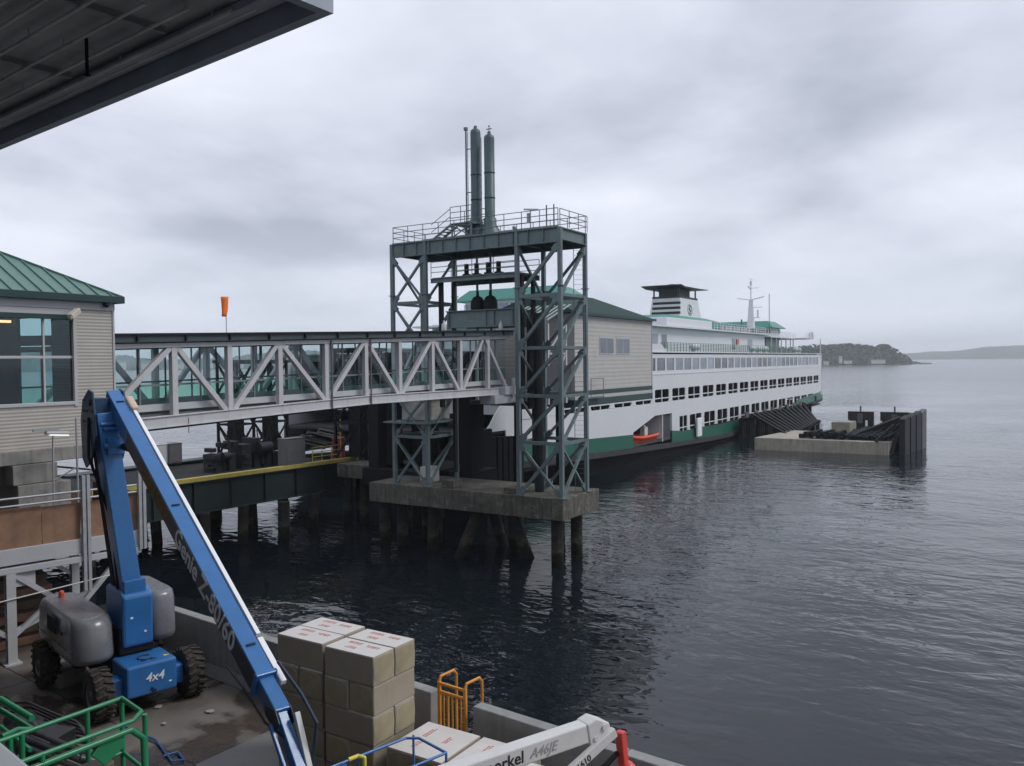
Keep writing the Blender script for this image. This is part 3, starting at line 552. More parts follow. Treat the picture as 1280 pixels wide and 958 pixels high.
# ---------------------------------------------------------------- left building (waiting hall)
bx=15.15; by=24.0
HR=empty_root('waiting_hall','beige corrugated waiting hall with green standing seam roof and wide window','building',(9,30,9.6))
m_=MB(); 
m_.box(13.9,bx,by,by+.25,10.15,14.2); m_.box(2,13.9,by,by+.25,10.15,11.42); m_.box(bx-.25,bx,by+.252,27.0,10.15,14.2); m_.box(bx-.25,bx,33,36,10.15,14.2)
m_.box(2,bx,35.75,36,10.15,11.0); m_.box(2,6,35.75,36,11,14.2)
build('wall',m_,siding,HR)
m_=MB(); m_.box(2,bx+.04,by-.05,by+.2,14.18,14.52); m_.box(bx-.2,bx+.04,by+.202,36,14.18,14.52); m_.box(bx-.03,bx+.035,by-.035,by+.03,10.15,14.179); m_.box(13.88,13.98,by-.03,by+.1,11.3,14.179); m_.box(2,13.879,by-.04,by+.1,11.36,11.46); m_.box(2,13.879,by-.028,by+.1,14.0,14.179)
m_.box(2,13.9,by+.05,by+.11,12.72,12.8); m_.box(13.02,13.08,by+.045,by+.12,11.46,14.0); m_.box(9.2,9.27,by+.045,by+.12,11.46,14.0)
build('trim',m_,trimw,HR,bevel=.01)
m_=MB(); m_.box(2,13.875,by-.06,by-.02,13.86,13.995); build('window_head',m_,roof_gr_dk,HR)
m_=MB(); m_.box(2,13.88,by+.07,by+.09,11.46,14.0); build('window',m_,g_bl,HR)
m_=MB(); m_.box(6,14.9,35.85,35.88,11,14.1); build('window',m_,g_bl,HR,label='far side window of the hall')
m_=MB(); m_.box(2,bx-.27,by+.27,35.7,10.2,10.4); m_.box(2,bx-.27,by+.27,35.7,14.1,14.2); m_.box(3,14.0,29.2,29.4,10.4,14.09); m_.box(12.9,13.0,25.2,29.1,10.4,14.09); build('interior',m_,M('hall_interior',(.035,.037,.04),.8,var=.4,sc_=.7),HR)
m_=MB(); m_.box(11.0,11.6,26.8,27.2,10.4,12.4); m_.box(9.5,10.2,26,26.5,10.4,11.6); build('furniture',m_,box_grey,HR)
for yy,xa,xb in ((25.2,6,12.75),(27.0,11.0,13.2)):
    m_=MB(); m_.box(xa,xb,yy,yy+.14,13.78,13.85); build('lamp_tube',m_,lampm,HR)
# roof
ex=bx+.22; ey=by-.22; ze=14.53; sl=.557; rr=6.6
A=V((ex,ey,ze)); rg=V((ex-rr,ey+rr,ze+rr*sl)); A2=V((-2,ey,ze)); rg2=V((-2,ey+rr,ze+rr*sl)); Bq=V((ex,ey+2*rr,ze)); B2=V((-2,ey+2*rr,ze))
m_=MB(); e=V((0,0,.06))
for poly in ((A2,A,rg,rg2),(A,Bq,rg),(Bq,B2,rg2,rg)): m_.prism(poly,e)
# seams
x=ex-.35
while x>2:
    hi=min(rr,ex-x); m_.bar((x,ey,ze+.075),(x,ey+hi,ze+hi*sl+.075),.035,.06); x-=.42
m_.bar(A+V((0,0,.08)),rg+V((0,0,.08)),.12,.05)
build('roof',m_,roof_gr,HR)
m_=MB(); m_.box(-2,ex+.03,ey-.04,ey+.08,ze-.12,ze+.09); m_.box(ex-.06,ex+.04,ey+.081,ey+2*rr,ze-.12,ze+.09); build('gutter',m_,roof_gr_dk,HR,bevel=.01)
m_=MB(); m_.box(1,bx+.15,by-.1,36,9.76,10.148); build('floor_slab',m_,conc,HR,bevel=.02)
m_=MB()
for x,y in ((8,26),(11.5,33),(8,33),(10.6,26.5)): m_.tube((x,y,4.6),(x,y,9.755),.35,14)
build('column',m_,conc,HR)
m_=MB(); ca=at(94,392,Y=by-.35); m_.bar(ca+V((-.22,-.1,-.12)),ca+V((.15,.1,.1)),.17,.16); m_.bar(ca+V((.1,.1,0)),V((ca.x+.1,by,ca.z+.05)),.05,.05); m_.lathe([(.001,0),(.075,0),(.075,.03)],ca+V((-.22,-.1,-.14)),'x',12)
single('security_camera',m_,M('camera_cream',(.5,.47,.4),.5),'cream box security camera on the hall corner under the eave','camera',bevel=.02)
m_=MB(); q=at(133,381,Y=by-.15); m_.ball(q,.09); m_.box(q.x-.05,q.x+.05,q.y,by+.0,q.z+.02,q.z+.12); single('dome_camera',m_,blackm,'small dark dome camera below the eave at the hall corner','camera')
# ---------------------------------------------------------------- passenger walkway
WK=empty_root('passenger_walkway','long enclosed walkway with pale steel trusses and green tinted glass','walkway',(30,30,10))
def zb(x): return 10.14+(x-18.5)*.028 if x<30.6 else 10.479
def ztp(x): return 13.64+(x-17.6)*.0308
XS=15.2; XE=43.6
for yy in (27.5,32.3):
    m_=MB()
    for a,b in ((XS,30.6),(30.6,42.2 if yy==27.5 else 43.2)):
        m_.ibeam((a,yy,zb(a)+.22),(b,yy,zb(b)+.22),.3,.44,t=.045); m_.bar((a,yy,zb(a)+.22),(b,yy,zb(b)+.22),.2,.36)
    build('bottom_chord',m_,truss_w,WK,bevel=.01)
    m_=MB(); m_.bar((XS,yy,ztp(XS)-.46),(XE,yy,ztp(XE)-.46),.26,.17); build('top_chord',m_,truss_w,WK,bevel=.01)
    vx=[19.75,22.3,24.95,27.72,30.4,32.95,35.7,38.3,41.1]
    for x in vx:
        m_=MB(); m_.bar((x,yy,zb(x)+.44),(x,yy,ztp(x)-.55),.24,.22,up=(0,1,0)); build('post',m_,truss_w,WK,bevel=.008)
    for xt,xb in ((19.6,16.7),(19.9,22.1),(24.8,22.5),(25.1,27.6),(30.25,27.85),(30.55,32.8),(35.55,33.1),(35.85,38.1),(40.55,38.5),(40.85,43.1)):
        m_=MB(); m_.bar((xt,yy,ztp(xt)-.55),(xb,yy,zb(xb)+.42),.2,.2,up=(0,1,0)); build('brace',m_,truss_w,WK,bevel=.008)
    m_=MB()
    for xj in (27.95,30.62): m_.bar((xj,yy-.17,zb(xj)+.0),(xj,yy-.17,ztp(xj)-.4),.07,.05,up=(0,1,0))
    build('joint_strip',m_,box_grey,WK)
m_=MB(); m_.prism([(XS,27.2,ztp(XS)-.34),(XS,32.6,ztp(XS)-.34),(XS,32.6,ztp(XS)-.05),(XS,29.9,ztp(XS)+.0),(XS,27.2,ztp(XS)-.05)],V((XE-XS,0,(XE-XS)*.0308)))
build('roof',m_,roof_dk,WK,bevel=.015)
m_=MB(); m_.bar((XS,27.16,ztp(XS)-.04),(XE,27.16,ztp(XE)-.04),.1,.07); 
for k in range(14):
    x=XS+.8+k*2.03; m_.box(x,x+.06,27.1,27.195,ztp(x)-.3,ztp(x)-.06)
build('gutter',m_,steel_dk,WK)
m_=MB(); m_.prism([(XS,27.8,10.45),(XS,32,10.45),(XS,32,10.6),(XS,27.8,10.6)],(XE-XS,0,.45)); build('floor',m_,M('walk_floor',(.12,.12,.12),.8),WK)
for yy in (27.85,31.95):
    m_=MB(); m_.bar((XS,yy,10.85),(XE,yy,11.25),.1,.26); build('kick_panel',m_,trimw,WK)
    m_=MB(); m_.bar((XS,yy,11.68),(XE,yy,12.15),.06,.07); m_.bar((XS,yy,13.02),(XE,yy,13.88),.08,.08)
    for k in range(21):
        x=XS+.7+k*1.33; m_.box(x-.025,x+.025,yy-.03,yy+.03,10.95+(x-XS)*.014,13.02+(x-XS)*.0305)
    build('window_frame',m_,M('mullion_grey',(.2,.23,.25),.5) if yy<30 else bpy.data.materials['mullion_grey'],WK)
    m_=MB(); a,b=10.98,11.68; m_.add([(XS,yy,a),(XE,yy,a+.4),(XE,yy,b+.47),(XS,yy,b)],[(0,1,2,3)]); build('lower_glass',m_,g_lo,WK)
    m_=MB(); m_.add([(XS,yy,b),(XE,yy,b+.47),(XE,yy,13.9),(XS,yy,13.05)],[(0,1,2,3)]); build('upper_glass',m_,g_up,WK)
m_=MB(); m_.box(41.3,43.9,27.1,28.2,9.95,10.46); m_.box(42.3,43.9,27.0,28.1,10.47,10.95); m_.tube((43.2,27.0,10.4),(43.2,27.0,11.5),.11); m_.tube((43.75,26.95,10.4),(43.75,26.95,11.6),.1); build('end_bracket',m_,trimw,WK,bevel=.03)
m_=MB(); 
for a,b in ((15.3,30.5),): m_.bar((a,27.62,zb(a)-.05),(b,27.62,zb(b)-.05),.07,.07); m_.bar((a,32.2,zb(a)-.03),(b,32.2,zb(b)-.03),.2,.08)
m_.bar((20.3+.0,27.4,zb(20)-.3),(20.3,27.4,zb(20)+.3),.02,.02); build('under_pipe',m_,steel_dk,WK)
for p in (at(555,407,Y=28.5),at(626,405,Y=28)):
    m_=MB(); zz=ztp(p.x)-.02; m_.lathe([(.001,0),(.14,0),(.15,.1),(.13,.42),(.05,.5),(.05,.62),(.001,.62)],(p.x,p.y,zz),'z',14); build('roof_vent',m_,trimw,WK)
# windsock
q=at(283,414,Y=29.9); WS=empty_root('windsock','orange windsock hanging limp on a thin pole above the walkway roof','windsock',(q.x,29.9,ztp(q.x)))
z0=ztp(q.x)-.03; tp=at(284,372,Y=29.9)
m_=MB(); m_.tube((q.x,29.9,z0),(q.x,29.9,tp.z),.018,8); m_.path([(q.x+.13*Cc(a),29.9+.13*S(a),tp.z) for a in [R(k*30) for k in range(13)]],.008,5); build('pole',m_,galv,WS)
m_=MB(); pf=[]
rr_=random.Random(3)
for k in range(9):
    t=k/8; r_=.165*(1-.38*t); pf.append((r_,tp.z+.02-.86*t))
n=12; vs=[]
for i,(r_,z) in enumerate(pf):
    for j in range(n):
        a=2*PI*j/n; w2=1+.14*S(3*a+i*.6); vs.append((q.x-.035-.07*i/8+r_*w2*Cc(a),29.9+r_*w2*S(a)*.8,z))
m_.add(vs,[(i*n+j,i*n+(j+1)%n,(i+1)*n+(j+1)%n,(i+1)*n+j) for i in range(8) for j in range(n)],0,True); ok=build('sock',m_,orange_m,WS); so=ok.modifiers.new('s','SOLIDIFY'); so.thickness=.01
# ---------------------------------------------------------------- concrete platform and lift tower
m_=MB(); m_.box(42.9,47.75,23.45,38.6,3.0,4.3); single_root=empty_root('concrete_platform','stained concrete platform on piles carrying the grey green lift tower','platform',(45.3,31,3)); build('slab',m_,conc_dk,single_root,bevel=.03)
for (a,b,c,d) in ((43.9,24.4,43.9,24.4),(46.8,24.6,46.8,24.6),(44,30.2,42.4,31.6),(44.3,28.0,45.5,26.6),(46.5,31,47.5,30),(43.9,33.8,43.6,33.8),(44,36.6,44,36.6),(46.6,36.5,46.6,36.5),(45.5,34.8,45.5,34.8),(43.8,38,43.8,38),(46,28.8,46,28.8)):
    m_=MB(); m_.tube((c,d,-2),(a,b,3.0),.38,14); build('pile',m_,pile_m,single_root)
TW=empty_root('lift_tower','tall grey green lattice lift tower with twin hydraulic cylinders over the walkway','tower',(44.7,30,4.3))
XF,XB=43.12,46.35; YS=(23.62,26.6,33.65,36.45); TZ=20.42
for x in (XF,XB):
    for y in YS:
        m_=MB(); m_.bar((x,y,4.3),(x,y,TZ-.0),.24,.24,up=(1,0,0)); m_.box(x-.24,x+.24,y-.24,y+.24,4.3,4.36)
        m_.box(x-.2,x+.2,y-.2,y+.2,16.95,17.0); build('post',m_,steel,TW,bevel=.01)
for x in (XF,XB):
    m_=MB(); m_.ibeam((x,YS[0]+.13,TZ-.45),(x,YS[3]-.13,TZ-.45),.3,.9,t=.05)
    for k in range(1,12): m_.box(x-.14,x+.14,YS[0]+k*1.07-.015,YS[0]+k*1.07+.015,TZ-.84,TZ-.06)
    build('girder',m_,steel,TW)
for y in (YS[0],YS[3],YS[1],YS[2]):
    m_=MB(); m_.ibeam((XF+.13,y,TZ-.4),(XB-.13,y,TZ-.4),.26,.7,t=.04); build('end_beam',m_,steel,TW)
lv=[7.55,10.4,13.3,16.45]
def strut(p,q,w=.18): 
    m_=MB(); m_.bar(p,q,w,w,up=(1,0,0) if abs(p[0]-q[0])<.01 else (0,1,0)); build('strut',m_,steel,TW)
def brace(p,q,w=.15):
    m_=MB(); m_.bar(p,q,w,w,up=(1,0,0) if abs(p[0]-q[0])<.01 else (0,1,0))
    P_,Q_=V(p),V(q); d_=(Q_-P_).normalized(); nn_=V((1,0,0)) if abs(p[0]-q[0])<.01 else V((0,1,0)); s_=d_.cross(nn_)
    for c_ in (P_+d_*.22,Q_-d_*.22): m_.obox(c_,nn_*(w/2+.008),d_*.26,s_*(w/2+.09))
    build('brace',m_,steel,TW)
for (ya,yb) in ((YS[0],YS[1]),(YS[2],YS[3])):
    for z in lv:
        for x in (XF,XB): strut((x,ya+.12,z),(x,yb-.12,z),.2)
        for y in (ya,yb): strut((XF+.12,y,z),(XB-.12,y,z),.18)
right=(YS[0],YS[1]); left=(YS[2],YS[3]); zz=[4.35]+lv+[19.5]
for i in range(5):
    a,b=zz[i]+.1,zz[i+1]-.1
    ya,yb=right
    brace((XF+.02,yb-.1,a),(XF+.02,ya+.1,b),.19)      # rises towards the near corner
    brace((XB,yb-.1,a),(XB,ya+.1,b),.15)
    brace((XF+.1,ya-.02,a),(XB-.1,ya-.02,b),.16)
    if i==0: brace((XF-.06,ya+.1,a),(XF-.06,yb-.1,b),.12); brace((XF+.1,ya+.06,b),(XB-.1,ya+.06,a),.12)
    brace((XF+.1,yb,b),(XB-.1,yb,a),.13)
    ya,yb=left
    brace((XF+.02,yb-.1,a),(XF+.02,ya+.1,b),.14); brace((XF-.05,ya+.1,a),(XF-.05,yb-.1,b),.12)
    brace((XB,yb-.1,a),(XB,ya+.1,b),.13); brace((XF+.1,ya,a),(XB-.1,ya,b),.13); brace((XF+.1,yb,b),(XB-.1,yb,a),.12)
# top deck & railings
m_=MB(); m_.box(XF-.1,XB+.3,YS[0]+.1,YS[3]-.1,TZ+.001,TZ+.06); build('top_grating',m_,steel,TW)
def railing(pts,name='railing',h=1.05,par=TW,mat=steel,r=.025,step=1.25):
    m_=MB()
    for a,b in zip(pts[:-1],pts[1:]):
        a,b=V(a),V(b); L=(b-a).length; n=max(1,round(L/step))
        for f_ in (1,.66,.33): m_.tube(a+V((0,0,h*f_)),b+V((0,0,h*f_)),r,6)
        for k in range(n+1): p=a+(b-a)*k/n; m_.tube(p,p+V((0,0,h)),r,6)
    return build(name,m_,mat,par)
railing([(XF-.05,36.3,TZ+.06),(XF-.05,23.7,TZ+.06)]); railing([(XF+.0,23.6,TZ+.07),(XB+.2,23.55,TZ+.07)],h=1.0); railing([(XB+.25,23.7,TZ+.06),(XB+.25,36.3,TZ+.06)]); railing([(XF,36.35,TZ+.06),(XB+.2,36.35,TZ+.06)])
# raised stair platform and stair
sx=44.0
m_=MB(); m_.box(sx-.5,sx+1.2,30.2,31.9,TZ+.95,TZ+1.02)
for y in (30.3,31.8):
    for x in (sx-.4,sx+1.1): m_.bar((x,y,TZ+.06),(x,y,TZ+.95),.08,.08,up=(1,0,0))
m_.bar((sx-.4,30.3,TZ+.1),(sx-.4,31.8,TZ+.9),.06,.06); m_.bar((sx-.4,31.8,TZ+.1),(sx-.4,30.3,TZ+.9),.06,.06); build('raised_platform',m_,steel,TW)
railing([(sx-.45,31.9,TZ+1.02),(sx-.45,30.25,TZ+1.02)],h=1.05,step=.8); railing([(sx+1.15,31.9,TZ+1.02),(sx+1.15,30.25,TZ+1.02)],h=1.05,step=.8)
m_=MB()
for dx in(-.35,.4): m_.bar((sx+dx,31.95,TZ+.95),(sx+dx,33.5,TZ+.08),.06,.14)
for k in range(6): m_.box(sx-.35,sx+.4,32.05+k*.25,32.25+k*.25,TZ+.86-k*.145,TZ+.89-k*.145)
for h_ in (.5,1.0): m_.tube((sx-.4,31.95,TZ+.98+h_),(sx-.4,33.5,TZ+.1+h_),.022,6)
build('stair',m_,steel,TW)
# cylinders
for y,zt_ in ((at(595,230,X=44.7).y,at(595,163,X=44.7).z),(at(612,230,X=44.7).y,at(612,170,X=44.7).z)):
    x=44.7; m_=MB(); m_.lathe([(.001,zt_+.3),(.1,zt_+.28),(.13,zt_+.1),(.2,zt_+.06),(.31,zt_-.02),(.335,zt_-.2),(.335,TZ+1.3),(.42,TZ+1.28),(.42,TZ+.9),(.7,TZ+.4),(.9,TZ+.05)][::-1],(x,y,0),'z',28)
    for z in (TZ+2.6,TZ+4.2): m_.lathe([(.335,z-.03),(.36,z-.03),(.36,z+.03),(.335,z+.03)],(x,y,0),'z',24)
    cyl_=build('hydraulic_cylinder',m_,M('cylinder_grey',(.05,.09,.10),.45,var=.12) if zt_>27.2 or 'cylinder_grey' not in bpy.data.materials else bpy.data.materials['cylinder_grey'],TW)
    m_=MB()
    for dy in (.42,.56): m_.tube((x-.3,y+dy,TZ+.1),(x-.3,y+dy,zt_-.1),.022,6)
    for k in range(16): m_.tube((x-.3,y+.42,TZ+.8+k*.36),(x-.3,y+.56,TZ+.8+k*.36),.014,5)
    build('ladder',m_,steel,cyl_)
    m_=MB(); m_.tube((x,y,TZ-.8),(x,y,13.9),.075,12); build('piston_rod',m_,steel,cyl_)
m_=MB(); yc_=at(583,230,X=44.4).y; m_.tube((44.4,yc_,TZ+.1),(44.4,yc_,27.6),.055,8); m_.box(44.3,44.5,yc_-.1,yc_+.1,27.5,27.7)
for z in (23.5,26.3): m_.bar((44.4,yc_,z),(44.6,yc_-.45,z),.05,.05)
build('conduit_mast',m_,steel,TW)
m_=MB(); yt=at(612,230,X=44.7).y; zt_=at(612,170,X=44.7).z; m_.tube((44.7,yt,zt_+.2),(44.7,yt,zt_+.6),.02,6); m_.box(44.65,44.75,yt-.18,yt+.18,zt_+.42,zt_+.46); m_.ball((44.7,yt,zt_+.62),.06); build('top_lamp',m_,steel,TW)
m_=MB(); m_.tube((43.6,25.9,TZ+.06),(43.6,25.9,TZ+1.3),.04,8); m_.bar((43.3,26.2,TZ+1.3),(43.9,25.5,TZ+1.3),.05,.1); m_.tube((43.6,26.05,TZ+.5),(43.6,26.05,TZ+1.1),.1,10); m_.ball((43.5,27.0,TZ+.3),.14); build('floodlight_stand',m_,galv,TW)
m_=MB(); m_.bar((XF,24.0,TZ+.07),(XF,24.0,TZ+1.35),.06,.06,up=(1,0,0)); m_.bar((XF,24.5,TZ+.07),(XF,24.5,TZ+1.35),.06,.06,up=(1,0,0))
m_.tube((XB-.5,23.45,4.4),(XB-.5,23.45,TZ-.9),.02,6); m_.tube((XB-.8,24.0,4.4),(XB-.8,24.0,TZ-.9),.02,6)
for k in range(50): m_.bar((XB-.5,23.47,4.6+k*.3),(XB-.8,23.98,4.6+k*.3),.015,.015)
build('tower_ladder',m_,steel,TW)
# mid platform
m_=MB(); m_.box(XF+.3,XB-.3,26.8,33.3,17.95,18.02); m_.ibeam((XF+.25,26.75,17.82),(XF+.25,33.4,17.82),.2,.3); m_.ibeam((XB-.25,26.75,17.82),(XB-.25,33.4,17.82),.2,.3); build('mid_platform',m_,steel,TW)
railing([(XF+.15,33.3,18.02),(XF+.15,26.8,18.02)],h=1.0,step=1.6); railing([(XB-.2,33.3,18.02),(XB-.2,26.8,18.02)],h=1.0,step=1.6)
for y in (28.9,29.7,30.6,31.4): m_=MB(); m_.tube((44.6,y,18.0),(44.6,y,18.9),.16,10); m_.box(44.4,44.9,y-.2,y+.2,18.02,18.25); build('hydraulic_unit',m_,steel_dk,TW)
m_=MB(); m_.ibeam((43.6,26.95,15.25),(43.6,32.3,15.25),.35,1.1,t=.05); m_.ibeam((45.9,26.95,15.25),(45.9,32.3,15.25),.35,1.1,t=.05)
for y in (27.2,28.6,29.2,32.1): m_.box(43.45,43.76,y-.03,y+.03,14.75,15.75)
m_.box(43.6,45.9,28.5,30,14.72,14.85); build('lifting_beam',m_,steel,TW)
for y in (at(613,372,X=44.35).y,at(597,372,X=44.35).y):
    m_=MB(); m_.lathe([(.001,17.1),(.08,17.05),(.1,16.75),(.3,16.65),(.44,16.4),(.46,16.0),(.46,14.9),(.001,14.9)],(44.35,y,0),'z',18); build('sheave_housing',m_,steel_blk,TW)
    m_=MB(); m_.tube((44.35,y,16.9),(44.35,y,17.9),.07,10); build('hanger_rod',m_,steel,TW)
m_=MB()
for y in (26.95,33.2):
    m_.bar((44.2,y,9.5),(44.2,y,17.9),.22,.3,up=(1,0,0)); m_.bar((45.6,y,5),(45.6,y,17.9),.2,.25,up=(1,0,0))
build('guide_column',m_,steel_dk,TW)
m_=MB(); m_.box(43.5,46.2,33.9,36.2,8.55,8.62); m_.box(42.6,46.0,33.4,37.0,8.45,8.549); build('lower_landing',m_,steel,TW)
m_=MB(); m_.box(43.6,46.0,33.95,36.2,8.63,10.9); single('control_hut',m_,siding2,'pale beige control hut inside the left leg of the lift tower','hut',bevel=.02)
m_=MB(); a=at(515,602,z=4.31); m_.box(44.6,45.6,34.6,35.5,4.31,5.35); single('equipment_locker',m_,white_m,'small white locker on the concrete platform inside the tower leg','locker',bevel=.03)
m_=MB(); m_.tube((44.9,26.2,4.31),(44.9,26.2,15.5),.3,18); m_.box(44.5,45.3,26.62,26.8,9.5,15.4); single('counterweight_column',m_,steel_dk,'thick dark vertical pipe column inside the right leg of the tower','column')
for y,h_,w_ in ((32.3,.5,'nearer the left leg'),(27.5,.35,'nearer the right leg')): m_=MB(); m_.box(43.2,44.2,y-.6,y+.3,4.31,4.31+h_); single('concrete_pad',m_,conc_dk,'low concrete pad on the platform between the tower legs, '+w_,'pad',bevel=.03)
# ---------------------------------------------------------------- gangway cab house
cy0,cy1=27.0,34.0; cx0,cx1=51.2,65.15
GC=empty_root('gangway_house','beige clad gangway house with dark green hip roof beyond the lift tower','building',(58,30,9.5))
m_=MB(); m_.box(cx0,cx1,cy0,cy1,9.75,15.6); build('wall',m_,siding2,GC)
m_=MB(); m_.box(cx0-.05,cx1+.05,cy0-.06,cy1+.06,15.58,15.82); m_.box(cx1-.06,cx1+.04,cy0-.04,cy0+.1,9.75,15.579); build('trim',m_,trimw,GC)
m_=MB(); z=15.82; o_=.25; a=V((cx0-o_,cy0-o_,z)); b=V((cx1+o_,cy0-o_,z)); c=V((cx1+o_,cy1+o_,z)); d=V((cx0-o_,cy1+o_,z)); r1=V((cx1-3.9,30.5,z+1.75)); r2=V((cx0+1.2,30.5,z+1.75))
for p in ((a,b,r1,r2),(b,c,r1),(c,d,r2,r1),(d,a,r2),(a,d,c,b)): m_.prism(p,(0,0,.05))
build('roof',m_,cab_roof,GC)
m_=MB(); m_.box(cx0-.3,cx1+.3,cy0-.32,cy0-.24,z-.1,z+.1); build('gutter',m_,roof_gr_dk,GC)
m_=MB(); m_.box(cx0-.02,cx1,cy0-.04,cy0+.01,10.05,10.35); m_.box(cx0-.02,cx1+.02,cy0-.05,cy1,9.25,9.75); build('base_band',m_,roof_gr_dk,GC)
for xa in (55.2,58.15):
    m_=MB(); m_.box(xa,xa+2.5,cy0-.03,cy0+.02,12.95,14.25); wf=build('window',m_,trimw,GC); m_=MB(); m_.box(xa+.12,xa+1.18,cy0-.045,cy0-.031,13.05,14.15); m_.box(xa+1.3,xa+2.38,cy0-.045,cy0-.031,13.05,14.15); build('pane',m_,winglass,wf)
m_=MB(); m_.path([(53,cy0-.4,9.9),(53,cy0-.4,11.2),(55,cy0-.4,11.2),(55,cy0-.4,9.9),(53,cy0-.4,9.9)],.025); m_.box(52,55,cy0-.5,cy0-.06,9.8,9.88); build('service_ledge',m_,steel,GC)
m_=MB(); m_.bar((50.9,30.5,9.7),(47,30.5,9.7),5,.3); m_.box(47,51.1,27.2,27.3,10,12.2); build('link_bridge',m_,M('link_dark',(.05,.055,.06),.6),GC)
m_=MB()
for k in range(9): y=27.1+k*.42; m_.bar((47.6,y,15.2),(50.9,y,16.4),.16,.05)
m_.bar((47.6,27.0,15.15),(47.6,30.8,15.15),.1,.12); build('slatted_canopy',m_,M('slat_pale',(.3,.38,.37),.5),GC)
m_=MB(); 
for x in (48,50.5,): 
    for y in (27.3,33): m_.bar((x,y,9.6),(x,y,15),.18,.18,up=(1,0,0))
m_.bar((48,27.3,10),(50.5,27.3,13),.12,.12); m_.bar((48,27.3,13),(50.5,27.3,15),.1,.1); m_.bar((48,27.3,13),(50.5,27.3,13),.12,.12); build('link_frame',m_,truss_w,GC)
m_=MB()
for x,y in ((51.8,28.5),(51.8,32)): m_.tube((x,y,-2),(x,y,9.24),.3,12)
build('support_pile',m_,steel_blk,GC)
# ---------------------------------------------------------------- vehicle span
VS=empty_root('vehicle_span','low dark green steel vehicle loading span with yellow kerb crossing the water','bridge',(35,52,2.6))
def zy(x): return 4.84-(x-30)*.012
m_=MB(); m_.ibeam((16,47,zy(16)-1.1),(51.5,47,zy(51.5)-1.1),.5,2.15,t=.06)
for k in range(12): x=17+k*3; m_.box(x-.02,x+.02,46.78,46.97,zy(x)-2.1,zy(x)-.1)
build('girder',m_,M('span_green_black',(.014,.026,.028),.55,var=.25,streak=.3,streakc=(.03,.025,.02)),VS)
m_=MB(); m_.bar((16,47,zy(16)+.09),(51,47,zy(51)+.09),.42,.3); build('kerb',m_,kerb_y,VS,bevel=.02)
m_=MB(); m_.prism([(16,47.3,zy(16)-.5),(16,58.5,zy(16)-.5),(51.5,58.5,zy(51.5)-.5),(51.5,47.3,zy(51.5)-.5)],(0,0,.2)); build('road_deck',m_,M('span_deck',(.018,.02,.02),.85,spec=.2),VS)
m_=MB(); m_.ibeam((16,58.8,3.4),(52,58.8,3.5),1.4,2.4,t=.06); build('far_girder',m_,bpy.data.materials['span_green_black'],VS)
for x,y,r_ in [(x,y,.36) for x in (24,27.5,35.6,38.8) for y in (46.6,52,58)]+[(41.5,y,.42) for y in (45.5,49,53,57)]+[(45.5,y,.42) for y in (46.5,50,54,58)]:
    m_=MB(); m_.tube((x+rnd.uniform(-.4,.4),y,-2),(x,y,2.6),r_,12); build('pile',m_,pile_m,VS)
def bxthing(name,px0,px1,pyt,pyb,Y,dep,mat,label,cat):
    a=at(px0,pyb,Y=Y); b=at(px1,pyb,Y=Y); t=at(px0,pyt,Y=Y); m_=MB(); zb_=a.z if Y>47.2 else zy(a.x)+.24
    m_.box(a.x,b.x,Y,Y+dep,zb_,t.z); m_.box(a.x-.04,b.x+.04,Y-.04,Y+dep+.04,t.z+.001,t.z+.06); m_.box(a.x+.12,b.x-.12,Y-.02,Y-.001,a.z+.25,t.z-.12)
    return single(name,m_,mat,label,cat,bevel=.02)
bxthing('electrical_cabinet',357,382,550,583,46.9,.8,box_grey,'tall dark grey electrical cabinet on the yellow kerb of the vehicle span','cabinet')
bxthing('electrical_cabinet',212,228,556,582,58.2,1.2,box_grey,'brown grey cabinet on the span beside the raised blue boom','cabinet')
bxthing('electrical_cabinet',197,211,557,583,58.4,.5,trimw,'narrow pale cabinet with dark meter on the span beside the brown cabinet','cabinet')
# winches and machinery on span
m_=MB(); c=at(300,570,Y=52)
for dx,w2,h_ in ((-2.6,.8,.5),(-1.5,.7,.9),(-.2,.9,1.5),(1.0,.6,1.9),(1.9,.8,1.1),(2.9,.9,.6)): m_.box(c.x+dx,c.x+dx+w2,51.5,53.0,4.3,4.8+h_)
rq=random.Random(9)
for k in range(34):
    dx=rq.uniform(-3,4); zz_=4.6+rq.random()*1.7; a_=rq.uniform(.12,.35); m_.box(c.x+dx,c.x+dx+a_*1.4,51.2+rq.random(),52.6,zz_,zz_+a_)
for k in range(8): dx=rq.uniform(-2.5,3.5); m_.tube((c.x+dx,51.4,4.6),(c.x+dx+rq.uniform(-.4,.4),51.6,6.9+rq.random()),.05,6)
m_.tube((c.x+1.2,51.3,5.9),(c.x+2.4,51.3,5.9),.45,14); m_.tube((c.x-2.2,51.3,5.6),(c.x-1.6,51.3,5.6),.3,12); single('winch_machinery',m_,steel_dk,'dark winch machinery clustered at the foot of the far lattice hoist frame','winch',bevel=.03)
